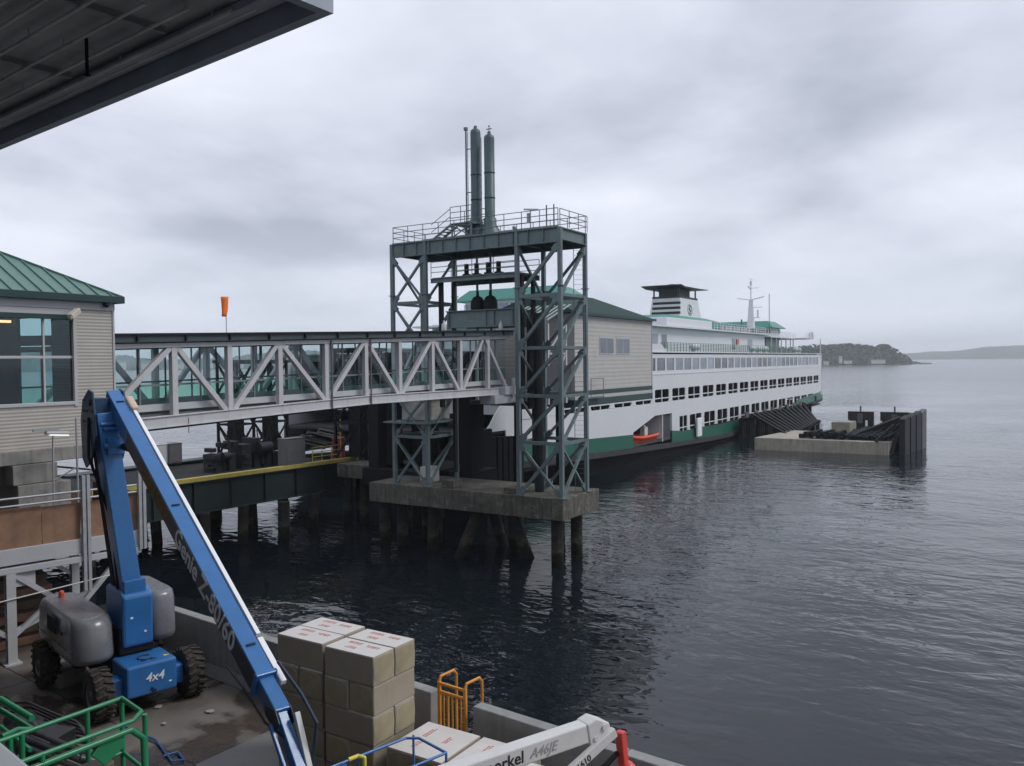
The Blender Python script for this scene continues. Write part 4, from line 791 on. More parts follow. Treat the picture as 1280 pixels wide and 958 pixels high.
def lattice(x,y,w,z0,z1,n,name,label):
    r=empty_root(name,label,'tower',(x,y,z0)); h=w/2
    for a in(-h,h):
        for b in(-h,h): m_=MB(); m_.bar((x+a,y+b,z0),(x+a,y+b,z1),.2,.2,up=(1,0,0)); build('leg',m_,steel_blk,r)
    m_=MB()
    for k in range(n):
        a=z0+(z1-z0)*k/n; b=z0+(z1-z0)*(k+1)/n
        for s_ in (-h,h):
            m_.bar((x+s_,y-h,a),(x+s_,y+h,b),.12,.12,up=(1,0,0)); m_.bar((x+s_,y+h,a),(x+s_,y-h,b),.12,.12,up=(1,0,0)); m_.bar((x-h,y+s_,a),(x+h,y+s_,b),.12,.12,up=(0,1,0)); m_.bar((x+h,y+s_,a),(x-h,y+s_,b),.12,.12,up=(0,1,0))
            m_.bar((x+s_,y-h,b),(x+s_,y+h,b),.15,.15,up=(1,0,0)); m_.bar((x-h,y+s_,b),(x+h,y+s_,b),.15,.15,up=(0,1,0))
    build('bracing',m_,steel_blk,r)
    m_=MB(); m_.box(x-.5,x+.5,y-.5,y+.5,z0,z0+(z1-z0)*.6); m_.box(x-h-.3,x+h+.3,y-h-.3,y+h+.3,z1,z1+.3); m_.tube((x-.2,y+.8,z0),(x-.2,y+.8,z1),.1); build('counterweight',m_,steel_blk,r)
    return r
fa=at(296,580,Y=62); fb=at(336,580,Y=62)
lattice(fa.x,62,2.2,4.2,12.6,3,'hoist_frame','dark lattice hoist frame on the far side of the span, landward one of two')
lattice(fb.x+.3,62,2.2,4.2,12.6,3,'hoist_frame','dark lattice hoist frame on the far side of the span, seaward one of two')
lattice(50.2,46.2,2.6,4.9,13.4,3,'hoist_frame','dark lattice hoist frame beside the left leg of the grey green tower')
m_=MB(); 
for (x,y,w2) in ((47.2,41.5,1.0),(49.2,41.8,1.2),(50.5,39.5,1.5),(52,36.6,1.3)): m_.box(x,x+w2,y,y+w2,3.5,13.0)
m_.box(48.6,49.6,34.0,35.0,3.4,13); m_.box(50.6,51.6,34.9,35.6,3.4,12.5); m_.box(48.8,52.3,34.2,36.4,3.2,4.5); m_.box(49,52.3,34.2,36,9.9,10.4); m_.box(46.8,53.5,36.5,42.8,3.3,4.6); m_.box(49,53,36,42.5,12.4,13.3); single('headframe',m_,steel_blk,'solid black hoist columns standing behind the left tower leg','headframe',bevel=.03)
m_=MB(); cpx=at(421,578,z=4.7); BS=empty_root('bridge_seat','grey concrete pile cap carrying the end of the vehicle span','pile cap',(cpx.x+1.5,cpx.y-2,3)); m_.box(cpx.x,cpx.x+2.6,cpx.y-7.2,cpx.y,3.55,4.6); build('cap',m_,conc_dk,BS,bevel=.03)
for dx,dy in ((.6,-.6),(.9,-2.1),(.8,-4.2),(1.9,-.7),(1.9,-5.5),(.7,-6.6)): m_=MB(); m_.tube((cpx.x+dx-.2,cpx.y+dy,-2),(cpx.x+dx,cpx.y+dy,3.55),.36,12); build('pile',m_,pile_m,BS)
# yellow railings and stacked pipes
r=empty_root('span_railing','yellow pipe railing at the seaward end of the vehicle span','railing',(47,47,4.9))
a=at(393,578,Y=47.2); b=at(428,574,Y=47.2); railing([(a.x,47.4,zy(a.x)+.2),(b.x,47.4,zy(b.x)+.2)],par=r,mat=kerb_y,h=1.1,r=.035,step=.9); 
m_=MB(); 
for px in (419,426): q=at(px,560,Y=47.6); m_.bar((q.x,47.6,4.8),(q.x,47.6,8.0),.09,.09,up=(1,0,0))
build('tall_post',m_,kerb_y,r)
m_=MB(); q=at(427,565,Y=48.6); m_.box(q.x-.3,q.x+.45,48.6,49.4,4.4,6.3); single('red_locker',m_,M('locker_red',(.2,.02,.035),.5),'dark red locker beside the yellow posts on the span','locker',bevel=.05)
for k in range(8):
    q=at(386+k*4,560,Y=50.5); m_=MB(); zq=5.1+.24*(k%4)+.15*(k//4); a=V((q.x-1.2,50.5+.2*(k%3),zq+1.0)); b=V((q.x+1.6,50.3+.2*(k%3),zq+.3)); m_.tube(a,b,.13,10); m_.tube(b,b+(b-a)*.001+V((0,0,.01)),.15)
    single('fender_log',m_,M('log_dark',(.03,.032,.036),.5) if k==0 else bpy.data.materials['log_dark'],'dark sloping log in the heap beside the yellow span railing','log','dark logs heaped on the span')
# ---------------------------------------------------------------- landing (scaffold deck), left
LQ=((11.4,22.6),-12)
def Lp(x,y): return at(x,y,n=LQ)
la_=R(-12); LX=V((Cc(la_),S(la_),0)); LY=V((-LX.y,LX.x,0)); L0=Lp(15,830)
LR=empty_root('scaffold_landing','white steel framed landing with plywood sides in front of the waiting hall','landing',V((L0.x,L0.y,4.7)))
def LL(s,d,z): return V((L0.x,L0.y,0))+LX*s+LY*d+V((0,0,z))
zl=Lp(15,712).z
m_=MB(); m_.bar(LL(-4,0,zl+.33),LL(3.35,0,zl+.33),.14,.42); m_.bar(LL(-4,-.02,zl-.02),LL(3.35,-.02,zl-.02),.2,.16); m_.bar(LL(3.3,0,zl+.33),LL(3.3,3,zl+.33),.14,.42); build('edge_beam',m_,trimw,LR,bevel=.01)
m_=MB(); m_.prism([LL(-4,0,zl+.4),LL(3.3,0,zl+.4),LL(3.3,4,zl+.4),LL(-4,4,zl+.4)],(0,0,.14)); build('deck',m_,conc,LR)
for a,b in ((-4,.78),(.8,1.75),(1.86,3.3)):
    m_=MB(); h_=1.05 if a<.7 else 1.0; m_.bar(LL(a,.02,zl+.54+h_/2-.0),LL(b,.02,zl+.54+h_/2),.03,h_); build('plywood_panel',m_,wood_m,LR)
m_=MB(); m_.bar(LL(3.28,.05,zl+1.1),LL(3.28,3.4,zl+1.1),.03,1.1); m_.bar(LL(-4,3.6,zl+.95),LL(3.3,3.6,zl+.95),.03,.8); build('plywood_panel',m_,wood_m,LR,label='plywood panel along the back of the landing')
for s_ in (1.8,3.32): m_=MB(); m_.bar(LL(s_,-.13,zl-.9 if s_<2 else zl),LL(s_,-.13,zl+2.3),.09,.09,up=(1,0,0)); m_.bar(LL(s_+.13,-.13,zl-.9 if s_<2 else zl),LL(s_+.13,-.13,zl+2.3),.06,.09,up=(1,0,0)); build('rail_post',m_,galv,LR)
m_=MB(); z1=Lp(78,616).z; m_.tube(LL(-4,-.1,z1),LL(3.4,-.1,z1),.03,8); m_.tube(LL(-4,-.1,z1-.2),LL(3.4,-.1,z1-.2),.03,8)
for z in (z1+.35,z1+.05): m_.tube(LL(-4,3.4,z),LL(2.2,3.4,z),.03,8); m_.tube(LL(2.2,3.4,z),LL(3.3,1.2,z-.1),.03,8)
for s_ in (-2,0,1.0,2.2): m_.tube(LL(s_,3.4,zl+1),LL(s_,3.4,z1+.35),.035,8)
build('handrail',m_,galv,LR)
for s_,d in ((0,0),(0,3.2),(2.6,3.2)):
    m_=MB(); m_.ibeam(LL(s_,d,4.7),LL(s_,d,zl-.1),.22,.24,up=tuple(LY),t=.03); m_.obox(LL(s_,d,4.72),LX*.2,LY*.2,V((0,0,.02))); build('leg',m_,trimw,LR)
m_=MB(); m_.bar(LL(.1,0,zl-.15),LL(1.35,0,zl-1.2),.13,.13,up=tuple(LY)); m_.bar(LL(2.9,.1,zl-.1),LL(1.5,.1,zl-1.6),.13,.13,up=tuple(LY)); m_.bar(LL(.1,0,5.3),LL(-1.5,0,zl-.6),.12,.12); m_.bar(LL(.1,.1,5.4),LL(1.2,.1,6.3),.14,.1); m_.bar(LL(.1,.1,5.5),LL(2.2,.6,6.1),.14,.1); m_.bar(LL(2.6,3.2,6),LL(1.2,3.2,zl-.1),.12,.12); m_.bar(LL(0,3.2,6.6),LL(2.6,3.2,zl-.3),.1,.1); m_.obox(LL(.35,.0,zl-.28),LX*.25,LY*.02,V((0,0,.2)))
build('brace',m_,trimw,LR)
m_=MB(); m_.tube(LL(-3,-.15,zl-.95),LL(3,-.15,zl-.55),.018,6); build('safety_rope',m_,white_m,LR)
# flood light pole
p=at(66,600,n=((11.9,23.3),-12)); FL=empty_root('flood_light','lit flood light on a thin stand in front of the hall wall','flood light',(p.x,p.y,zl+.54))
t=at(66,541,n=((11.9,23.3),-12)); m_=MB(); m_.tube((p.x,p.y,zl+.5),(t.x,t.y,t.z),.025,8); m_.bar(V((t.x,t.y,t.z+.08))-LX*.5,V((t.x,t.y,t.z+.08))+LX*.15,.12,.05); build('stand',m_,galv,FL)
m_=MB(); m_.bar(V((t.x,t.y,t.z+.0))-LX*.2,V((t.x,t.y,t.z-.04))+LX*.42,.2,.1); build('lamp_head',m_,galv,FL,bevel=.03)
m_=MB(); m_.bar(V((t.x,t.y-.02,t.z-.055))-LX*.12,V((t.x,t.y-.02,t.z-.095))+LX*.38,.19,.03); build('lens',m_,floodm,FL)
p=at(97,600,n=((12.4,23.5),-12)); m_=MB(); m_.tube((p.x,p.y,zl+.5),(p.x,p.y,11.0),.03,8); m_.tube((p.x,p.y,9.6),(p.x-.6,p.y+.2,9.25),.02); single('scaffold_pole',m_,galv,'bare upright scaffold pole between the flood light and the blue boom','pole')
m_=MB(); q=at(18,600,Y=23.7); a=at(16,582,Y=23.8).x; b=at(72,582,Y=23.8).x; m_.box(a,b,23.8,25.2,9.2,9.75); m_.box(a+.1,b+.35,23.75,25,8.3,9.19); single('concrete_upstand',m_,conc,'weathered concrete block below the hall wall behind the railings','block',bevel=.02)
# timber stack & concrete clutter under landing
for k in range(7):
    m_=MB(); z=4.72+k*.34; m_.bar(LL(-1.6+.1*(k%2),1.6,z+.12),LL(1.5-.12*(k%3),1.75,z+.12),.9,.22); single('timber',m_,timber if k%2 else wood_m,f'old timber baulk in the stack under the landing, number {k+1} from the ground' if k else 'old timber baulk at the bottom of the stack under the landing','timber','timber baulks stacked under the landing',bevel=.02)
m_=MB(); q=at(85,850,z=4.7); m_.add([],[]); rbox(m_,q.x-.5,q.x+.25,q.y-.5,q.y+.3,4.71,5.1,.15); single('concrete_lump',m_,conc,'rough grey concrete lump between the blue lift left wheels','concrete lump')
for i,(px,py,sz) in enumerate(((198,884,.09),(262,890,.12),(80,900,.1),(205,905,.07),(285,850,.06))):
    q=at(px,py,z=4.72); m_=MB(); pts=[q+V((sz*rnd.uniform(.6,1.2)*Cc(k*PI/3),sz*rnd.uniform(.6,1.2)*S(k*PI/3),0)) for k in range(6)]; m_.prism(pts,(0,0,.02)); single('paper_scrap',m_,M('scrap_pale',(.3,.28,.25),.8) if i==0 else bpy.data.materials['scrap_pale'],'torn pale paper scrap on the wet pier deck','scrap','paper scraps on the pier deck')
m_=MB(); m_.path([at(x,y,z=4.74) for x,y in ((150,905),(170,915),(195,925),(215,952),(230,950),(222,940),(205,945))],.02,6); single('blue_hose',m_,blue_m,'thin blue hose coiled on the wet pier deck','hose')
# a steel plate / pale board at the foot of the jib
m_=MB(); q=at(330,945,z=4.72); m_.prism([q+V((-1.2,-.8,0)),q+V((1.0,-.9,0)),q+V((1.2,.7,0)),q+V((-1.0,.8,0))],(0,0,.04)); single('board',m_,M('board_pale',(.16,.16,.155),.6,var=.15),'pale flat board lying on the pier deck under the blue jib','board')
# ---------------------------------------------------------------- ferry
FR=empty_root('ferry','large white and green double ended car ferry moored at the slip','ferry',(126,53.5,0))
YC=53.5
def ys(x):
    t=abs(x-126); return 40+ (((t-(66 if x>126 else 58))/12)**2*3.2 if t>(66 if x>126 else 58) else 0)
def sh(x): return 2.6+1.9*(abs(x-126)/55)**1.3
def gtop(x):
    if 105.6<x<172: return min(sh(x),2.84)
    return sh(x)
def strip(mb,x0,x1,zlo,zhi,off=0,n=None,th=.12):
    n=n or max(1,int((x1-x0)/4)); vs=[]
    f1=zlo if callable(zlo) else (lambda x:zlo); f2=zhi if callable(zhi) else (lambda x:zhi)
    for k in range(n+1):
        x=x0+(x1-x0)*k/n; y=ys(x)+off; vs+=[(x,y,f1(x)),(x,y,f2(x)),(x,y+th,f2(x)),(x,y+th,f1(x))]
    fs=[]
    for k in range(n):
        a=4*k; 
        for i in range(4): j=(i+1)%4; fs.append((a+i,a+4+i,a+4+j,a+j))
    fs.append((0,1,2,3)); b=4*n; fs.append((b,b+3,b+2,b+1)); mb.add(vs,fs)
R2=[(61.6+5.95*k,61.6+5.95*k+5.1) for k in range(22)]
R2=[(a,b) for a,b in R2 if a>70 and b<193]
R3=[(a+.6,b+.6) for a,b in R2 if a>108 and b<191]; R3=[(106,108.9)]+R3
R1=[(66+3.22*k,66+3.22*k+2.7) for k in range(40)]; R1=[(a,b) for a,b in R1 if b<193]
m_=MB()
def band(mb,ops,z0,z1,xs,xe):
    x=xs
    for a,b in ops:
        if a>x: strip(mb,x,a,z0,z1,n=1)
        x=b
    if x<xe: strip(mb,x,xe,z0,z1)
XN,XF2=62.5,196.5
strip(m_,63.4,90.7,gtop,7.1); strip(m_,90.7,103.2,5.5,7.1); strip(m_,103.2,105.99,gtop,4.9); band(m_,R3,2.85,4.9,106,XF2-1.5); strip(m_,103.2,XF2,4.9,7.1); strip(m_,172,XF2-1.5,lambda x:2.84,lambda x:2.86)
m_.prism([(90.7,40.0,3.9),(90.7,40.0,5.5),(97.5,40.0,5.5)],(0,.12,0)); 
m_.prism([(59.2,40.25,6.3),(63.4,40.25,6.3),(63.4,40.25,9.0),(62.7,40.25,8.8),(61.9,40.25,8.3),(61.2,40.25,7.7),(60.5,40.25,6.95),(59.8,40.25,6.5)],(0,.12,0))
strip(m_,63.4,70.5,7.1,8.73,n=2); band(m_,R2,7.12,8.73,70.5,XF2); strip(m_,63.4,XF2,8.73,11.12); band(m_,R1,11.12,12.72,64,XF2); strip(m_,64,XF2,12.72,13.45); 
build('hull_side',m_,ferry_w,FR)
m_=MB(); strip(m_,62,XF2+1,13.42,13.56,off=-.15,th=.3); strip(m_,64,XF2,10.62,10.74,off=-.06,th=.1); strip(m_,78.5,99.8,13.56,14.5); m_.prism([(99.8,40,13.56),(99.8,40,14.5),(101.3,40,13.56)],(0,.12,0)); build('deck_edge',m_,ferry_w,FR)
m_=MB(); strip(m_,60,90.7,lambda x:sh(x)-1.55,gtop,off=-.02,th=.3); strip(m_,103.2,194,lambda x:sh(x)-1.55,gtop,off=-.02,th=.3); strip(m_,188,197,lambda x:3.2,lambda x:4.3,off=-.3,th=2); build('green_band',m_,ferry_g,FR)
m_=MB(); strip(m_,58,195,lambda x:sh(x)-2.15,lambda x:sh(x)-1.56,off=-.35,th=.6); build('rub_rail',m_,rub_m,FR)
# lower hull, tapered
m_=MB(); sec=[]
xs_=[57,60,64,70,80,95,110,126,142,157,172,182,188,192,195]
vs=[];n=len(xs_)
for x in xs_:
    t=abs(x-126)/69; hw=13.2*(1-max(0,(t-.55)/.45)**2*.75); top=YC-ys(x)
    z1=sh(x)-2.1; vs+=[(x,YC-hw,-2),(x,YC-top-.0,z1),(x,YC+top,z1),(x,YC+hw,-2)]
fs=[]
for k in range(n-1):
    a=4*k
    for i in range(3): fs.append((a+i,a+4+i,a+5+i,a+i+1))
fs+=[(0,1,2,3),(4*n-4,4*n-1,4*n-2,4*n-3)]; m_.add(vs,fs); build('hull',m_,ferry_blk,FR)
m_=MB()
def deck(z,x0,x1,th=.25,inset=.15):
    pts=[(x,ys(x)+inset,z) for x in [x0+(x1-x0)*k/24 for k in range(25)]]; pts+= [(p[0],2*YC-p[1],z) for p in pts[::-1]]; m_.prism(pts,(0,0,-th))
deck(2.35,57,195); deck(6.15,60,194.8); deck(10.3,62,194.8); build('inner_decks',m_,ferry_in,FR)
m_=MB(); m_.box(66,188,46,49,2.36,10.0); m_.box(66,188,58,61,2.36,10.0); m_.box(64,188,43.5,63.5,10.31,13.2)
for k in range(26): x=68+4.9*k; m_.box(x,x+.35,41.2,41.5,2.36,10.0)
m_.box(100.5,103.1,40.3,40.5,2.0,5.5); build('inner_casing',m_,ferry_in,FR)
m_=MB(); m_.box(100.2,100.4,40.13,43,2.0,5.5); m_.box(103.2,103.3,40.13,43,2,5.5); m_.box(101.3,102.8,40.5,40.6,2.2,5.0); build('boat_bay_frame',m_,ferry_w,FR)
m_=MB(); deck(13.43,62,195.2,.2,.0); build('sun_deck',m_,deck_g,FR)
m_=MB(); # far side shell and ends
strip(m_,63,195,3,13.4,off=26.8,n=30) if False else None
vs=[];xs2=[60+135*k/30 for k in range(31)]
for x in xs2: y=2*YC-ys(x); vs+=[(x,y,3),(x,y,13.4)]
m_.add(vs,[(2*k,2*k+1,2*k+3,2*k+2) for k in range(30)]); m_.box(196.4,196.6,ys(196),2*YC-ys(196),3.2,13.4); m_.box(63.8,64.0,ys(64)+.2,2*YC-ys(64)-.2,7.6,10.3); m_.box(63.8,64.0,ys(64)+.2,2*YC-ys(64)-.2,12.7,13.4); build('far_shell',m_,ferry_w,FR)
for a,b in R1:
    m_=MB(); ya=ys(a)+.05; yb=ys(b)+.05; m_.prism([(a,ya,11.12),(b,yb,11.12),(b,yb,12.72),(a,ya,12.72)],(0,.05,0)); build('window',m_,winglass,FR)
for rows,z0,z1 in ((R2,7.12,8.73),(R3,2.85,4.9)):
    for a,b in rows:
        m_=MB(); y=(ys(a)+ys(b))/2+.06; c=(a+b)/2
        m_.box(c-.09,c+.09,y-.04,y+.04,z0,z1); m_.box(a,b,y-.035,y+.035,z0+.42,z0+.55)
        if b-a>4: 
            for dx in (a+.06,b-.06): m_.box(dx-.12,dx+.12,y-.045,y+.045,z0,z1)
            for (xx,sx_) in ((a,1),(b,-1)):
                for zz_,sz_ in ((z0,1),(z1,-1)): m_.prism([(xx,y-.05,zz_),(xx+sx_*.4,y-.05,zz_),(xx,y-.05,zz_+sz_*.3)],(0,.1,0))
        build('opening_frame',m_,ferry_w,FR)
# sun deck railing
m_=MB()
x=100
while x<193: m_.box(x-.03,x+.03,ys(x)+.15,ys(x)+.21,13.56,14.75); x+=1.15
for z in (13.75,13.95,14.15,14.35,14.55,14.75): strip(m_,100,193,z-.025,z+.025,off=.15,th=.05,n=24)
build('sun_deck_railing',m_,M('rail_mesh_green',(.07,.16,.14),.6),FR)
# deckhouses
m_=MB(); m_.box(92,172,46.5,60.5,13.45,17.35); m_.box(90,140,45.5,61.5,17.35,17.6); m_.box(140,174,45.6,61.4,17.35,17.55); m_.box(171,192,46.5,60.5,13.45,16.9) if False else None
for k in range(8): x=90+k*1.9; m_.box(x,x+.14,45.55,45.7,13.5,17.35)
build('deckhouse',m_,ferry_w,FR)
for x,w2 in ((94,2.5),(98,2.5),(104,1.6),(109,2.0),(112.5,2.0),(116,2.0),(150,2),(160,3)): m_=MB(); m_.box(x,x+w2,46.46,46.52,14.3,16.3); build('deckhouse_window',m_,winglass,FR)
m_=MB(); m_.box(139,172,46.2,46.26,17.56,18.65); 
x=139
m2=MB()
while x<172: m2.box(x,x+.1,46.1,46.18,17.56,18.8); x+=1.6
for z in (18.0,18.4,18.8): m2.box(139,172,46.1,46.16,z-.03,z+.03)
build('upper_railing',m2,ferry_w,FR)
m_=MB(); m_.box(118,139,46.5,60.5,17.6,18.95); build('upper_house',m_,ferry_w,FR,bevel=.1)
m_=MB(); m_.prism([(121,46.8,18.96),(145,46.8,18.96),(143,49,19.7),(124,49,19.7)],(0,12,0)); build('upper_roof',m_,ferry_gr,FR)
vg=M('vent_grey',(.3,.32,.33),.6)
for k in range(10): m_=MB(); x=146+k*2.4; m_.box(x,x+1.5,47.2,47.6,17.56,18.6); build('vent_box',m_,vg,FR)
m_=MB(); x0,x1=173,193; m_.box(x0,x1,45.5,61,16.9,17.1)
for x in (174,178,182,186,190,192.5): m_.box(x,x+.2,45.6,45.8,13.5,16.9)
for z in (17.4,17.8,18.2): m_.box(x0,x1+2,45.4,45.46,z-.03,z+.03)
for k in range(14): m_.box(x0+k*1.6,x0+k*1.6+.07,45.4,45.46,17.1,18.2)
m_.box(x1,x1+8,43,64,16.9,17.1); m_.box(x1+2,x1+2.5,42.6,42.8,17,18.3); m_.box(x1+6,x1+7.5,43.0,43.3,17.1,18.6)
for z in (17.4,17.8,18.2): m_.box(x1,x1+8,42.95,43.0,z-.03,z+.03)
for k in range(7): m_.box(x1+k*1.3,x1+k*1.3+.07,42.95,43.0,17.1,18.2)
m_.box(195.8,196.0,40.4,40.6,13.5,16.9); build('bridge_deck',m_,ferry_w,FR)
m_=MB(); m_.box(172.5,183,46.4,60.6,13.45,16.9); build('aft_house',m_,M('aft_house_grey',(.16,.2,.19),.6),FR)
for k,(x,c_) in enumerate(((152,0),(156,0),(160,0),(184,0),(187,0),(121,0))):
    m_=MB(); m_.tube((x,43.5,14.4),(x+2.0,43.5,14.4),.5,14); m_.ball((x,43.5,14.4),.5); m_.ball((x+2,43.5,14.4),.5); m_.box(x,x+2,43.2,43.8,13.44,13.95); single('life_raft',m_,ferry_w,['white life raft canister amidships on the ferry sun deck, near the funnel','white life raft canister on the sun deck below the mast, landward one','white life raft canister on the sun deck below the mast, seaward one','white life raft canister under the far bridge deck, landward one','white life raft canister under the far bridge deck, seaward one','white life raft canister just below the ferry funnel'][k],'life raft','life raft canisters on the ferry sun deck')
m_=MB(); m_.box(152.5,153.8,46.3,46.45,15.3,16.2); build('red_sign',m_,red_m,FR)
# funnel
fc_=at(850,401,Y=50.5); X0=fc_.x; zf0=18.9
def frust(z0,z1,a,b):
    m_=MB(); (xa,xb,ya,yb),(xc,xd,yc,yd)=a,b
    m_.add([(xa,ya,z0),(xb,ya,z0),(xb,yb,z0),(xa,yb,z0),(xc,yc,z1),(xd,yc,z1),(xd,yd,z1),(xc,yd,z1)],[(0,3,2,1),(4,5,6,7),(0,1,5,4),(1,2,6,5),(2,3,7,6),(3,0,4,7)]); return m_
FX=131.5
FX=133.5
build('funnel',frust(18.9,23.0,(FX,FX+11.5,50.3,55.9),(FX+1.0,FX+9.8,50.6,55.6)),ferry_w,FR)
for k in range(4):
    m_=MB(); z=19.4+k*.85; t=(z-18.9)/4.1; xf=FX+1.0*t-.02; m_.box(xf-.03,xf+.3,50.25+.3*t,55.5-.2*t if k else 54.5,z,z+.42); build('funnel_stripe',m_,blackm,FR)
m_=MB(); m_.box(FX+1,FX+9.8,50.6,55.6,23.01,23.35); m_.box(FX+2,FX+8,51.4,54.8,23.35,25.0); 
for x,y in ((FX+1.2,50.8),(FX+1.2,55.3),(FX+9.3,50.8),(FX+9.3,55.3)): m_.box(x,x+.25,y,y+.2,23.3,24.7)
for x in (FX+2.5,FX+5,FX+7.6): m_.tube((x,53.5,24.8),(x,53.5,25.7 if x>FX+3 and x<FX+7 else 25.3),.65,14)
m_.prism([(FX-1.0,49.6,25.0),(FX+2,50,24.75),(FX+8,50,24.75),(FX+12.8,49.6,24.95),(FX+12.8,49.6,25.05),(FX+8,50,25.0),(FX+2,50,25.0),(FX-1.0,49.6,25.12)],(0,7.2,0)); build('funnel_cap',m_,M('cap_dark',(.03,.035,.042),.6),FR)
m_=MB(); ex_,ez=FX+5.4,21.1; yy=50.3+.3*((ez-18.9)/4.1)
def onf(dx,dz): z=ez+dz; return V((ex_+dx,50.3+.3*((z-18.9)/4.1)-.03,z))
pts=[onf(1.0*Cc(a),.95*S(a)) for a in [R(k*20) for k in range(19)]]; m_.path(pts,.05,5); m_.path([onf(-.3,-.6),onf(.35,-.2),onf(-.35,.2),onf(.3,.6)],.11,6); m_.path([onf(0,-.8),onf(0,.8)],.05,5); build('funnel_emblem',m_,ferry_g,FR)
# mast
mx,my=169.5,48.6
m_=MB(); m_.add([(mx-.9,my-.7,17.5),(mx+.9,my-.7,17.5),(mx+.9,my+.7,17.5),(mx-.9,my+.7,17.5),(mx-.35,my-.3,24.6),(mx+.35,my-.3,24.6),(mx+.35,my+.3,24.6),(mx-.35,my+.3,24.6)],[(0,3,2,1),(4,5,6,7),(0,1,5,4),(1,2,6,5),(2,3,7,6),(3,0,4,7)])
m_.tube((mx,my,24.6),(mx,my,28.7),.14,8,r2=.07); m_.bar((mx-.3,my+2.6,24.9),(mx,my,24.5),.5,.15); m_.bar((mx,my,24.5),(mx+.3,my-2.6,25.1),.5,.15); m_.bar((mx,my,26.9),(mx,my-1.6,26.9),.15,.1); m_.bar((mx-.1,my+.6,27.4),(mx,my,26.6),.3,.25); m_.bar((mx,my,23),(mx+.3,my-2.2,23),.2,.12); m_.bar((mx,my,20.9),(mx,my-1.8,20.9),.2,.12); m_.tube((mx,my-1.4,20.9),(mx,my-1.4,22.4),.18,8); m_.bar((mx-.5,my+.5,28.9),(mx+.4,my-.4,28.7),.1,.06); m_.tube((mx,my,27.5),(mx,my,28.3),.25,8); build('mast',m_,ferry_w,FR)
m_=MB(); m_.tube((175.5,46.5,17.5),(175.5,46.5,26),.07,6); m_.box(165,166.8,46.8,47.8,17.6,18.6); m_.tube((161,48,17.5),(161,48,20.2),.15,8); m_.box(157,165,47.5,48.5,18.9,19.0); build('aerial',m_,M('aerial_grey',(.12,.14,.16),.6),FR)
def pilot(x0,x1,y0,y1,z0,z1,sgn):
    m_=MB(); m_.box(x0,x1,y0,y1,z0,z0+1.0); m_.box(x0,x1,y0,y1,z1-.3,z1)
    n=6
    for k in range(n+1):
        x=x0+(x1-x0)*k/n; m_.box(x-.12,x+.12,y0,y0+.15,z0+1,z1-.3)
        y=y0+(y1-y0)*k/n; xx=x0 if sgn<0 else x1; m_.box(xx-.1,xx+.1,y-.12,y+.12,z0+1,z1-.3)
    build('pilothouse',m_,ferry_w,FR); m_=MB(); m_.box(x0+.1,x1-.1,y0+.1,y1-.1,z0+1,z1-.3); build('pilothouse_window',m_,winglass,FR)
    m_=MB(); o=1.0; m_.prism([(x0-o,y0-o,z1),(x1+o,y0-o,z1),(x1+o,y1+o,z1),(x0-o,y1+o,z1)],(0,0,.15)); yc=(y0+y1)/2
    a,b,c,d=V((x0-o,y0-o,z1+.15)),V((x1+o,y0-o,z1+.15)),V((x1+o,y1+o,z1+.15)),V((x0-o,y1+o,z1+.15)); k1,k2,k3,k4=V((x0+.4,y0+.4,z1+1.5)),V((x1-1.5,y0+.6,z1+1.5)),V((x1-1.5,y1-.6,z1+1.5)),V((x0+.4,y1-.4,z1+1.5))
    m_.add([a,b,c,d,k1,k2,k3,k4],[(4,5,6,7),(0,1,5,4),(1,2,6,5),(2,3,7,6),(3,0,4,7)]); build('pilothouse_roof',m_,ferry_gr,FR)
pilot(86,92,47.5,60.8,17.0,20.0,-1)
pilot(177,186,47,60,16.95,19.0,1)
m_=MB(); m_.box(80,92,45.5,61.5,13.45,17.0); m_.box(78,92,44,63,16.6,16.8); build('fore_house',m_,ferry_w,FR)
# rescue boat
RB=empty_root('rescue_boat','small orange rescue boat in the side opening of the ferry','boat',(95,40.6,2.2))
m_=MB(); vs=[];prof=[(91.2,.1,3.4),(92.2,.7,3.15),(94,.95,3.0),(97.5,.95,3.0),(99,.85,3.05)]
for x,hw,z in prof: vs+=[(x,41.1-hw,z),(x,41.1-hw*.6,z-.75),(x,41.1+hw*.6,z-.75),(x,41.1+hw,z)]
fs=[]
for k in range(4):
    for i in range(3): fs.append((4*k+i,4*k+4+i,4*k+5+i,4*k+1+i))
fs.append((16,17,18,19)); m_.add(vs,fs); m_.path([(x,41.1-hw,z) for x,hw,z in prof],.22,8); m_.path([(x,41.1+hw,z) for x,hw,z in prof],.22,8); build('boat_hull',m_,orange_b,RB)
m_=MB(); m_.box(96,97,40.8,41.4,2.9,4.1); m_.ball((96,40.9,4.2),.25); build('console',m_,white_m,RB)
m_=MB(); p=at(872,531,Y=39.8); m_.box(p.x-.9,p.x+.9,39.45,39.7,1.7,4.3); build('side_door',m_,M('door_white',(.8,.82,.84),.4),FR,bevel=.05)
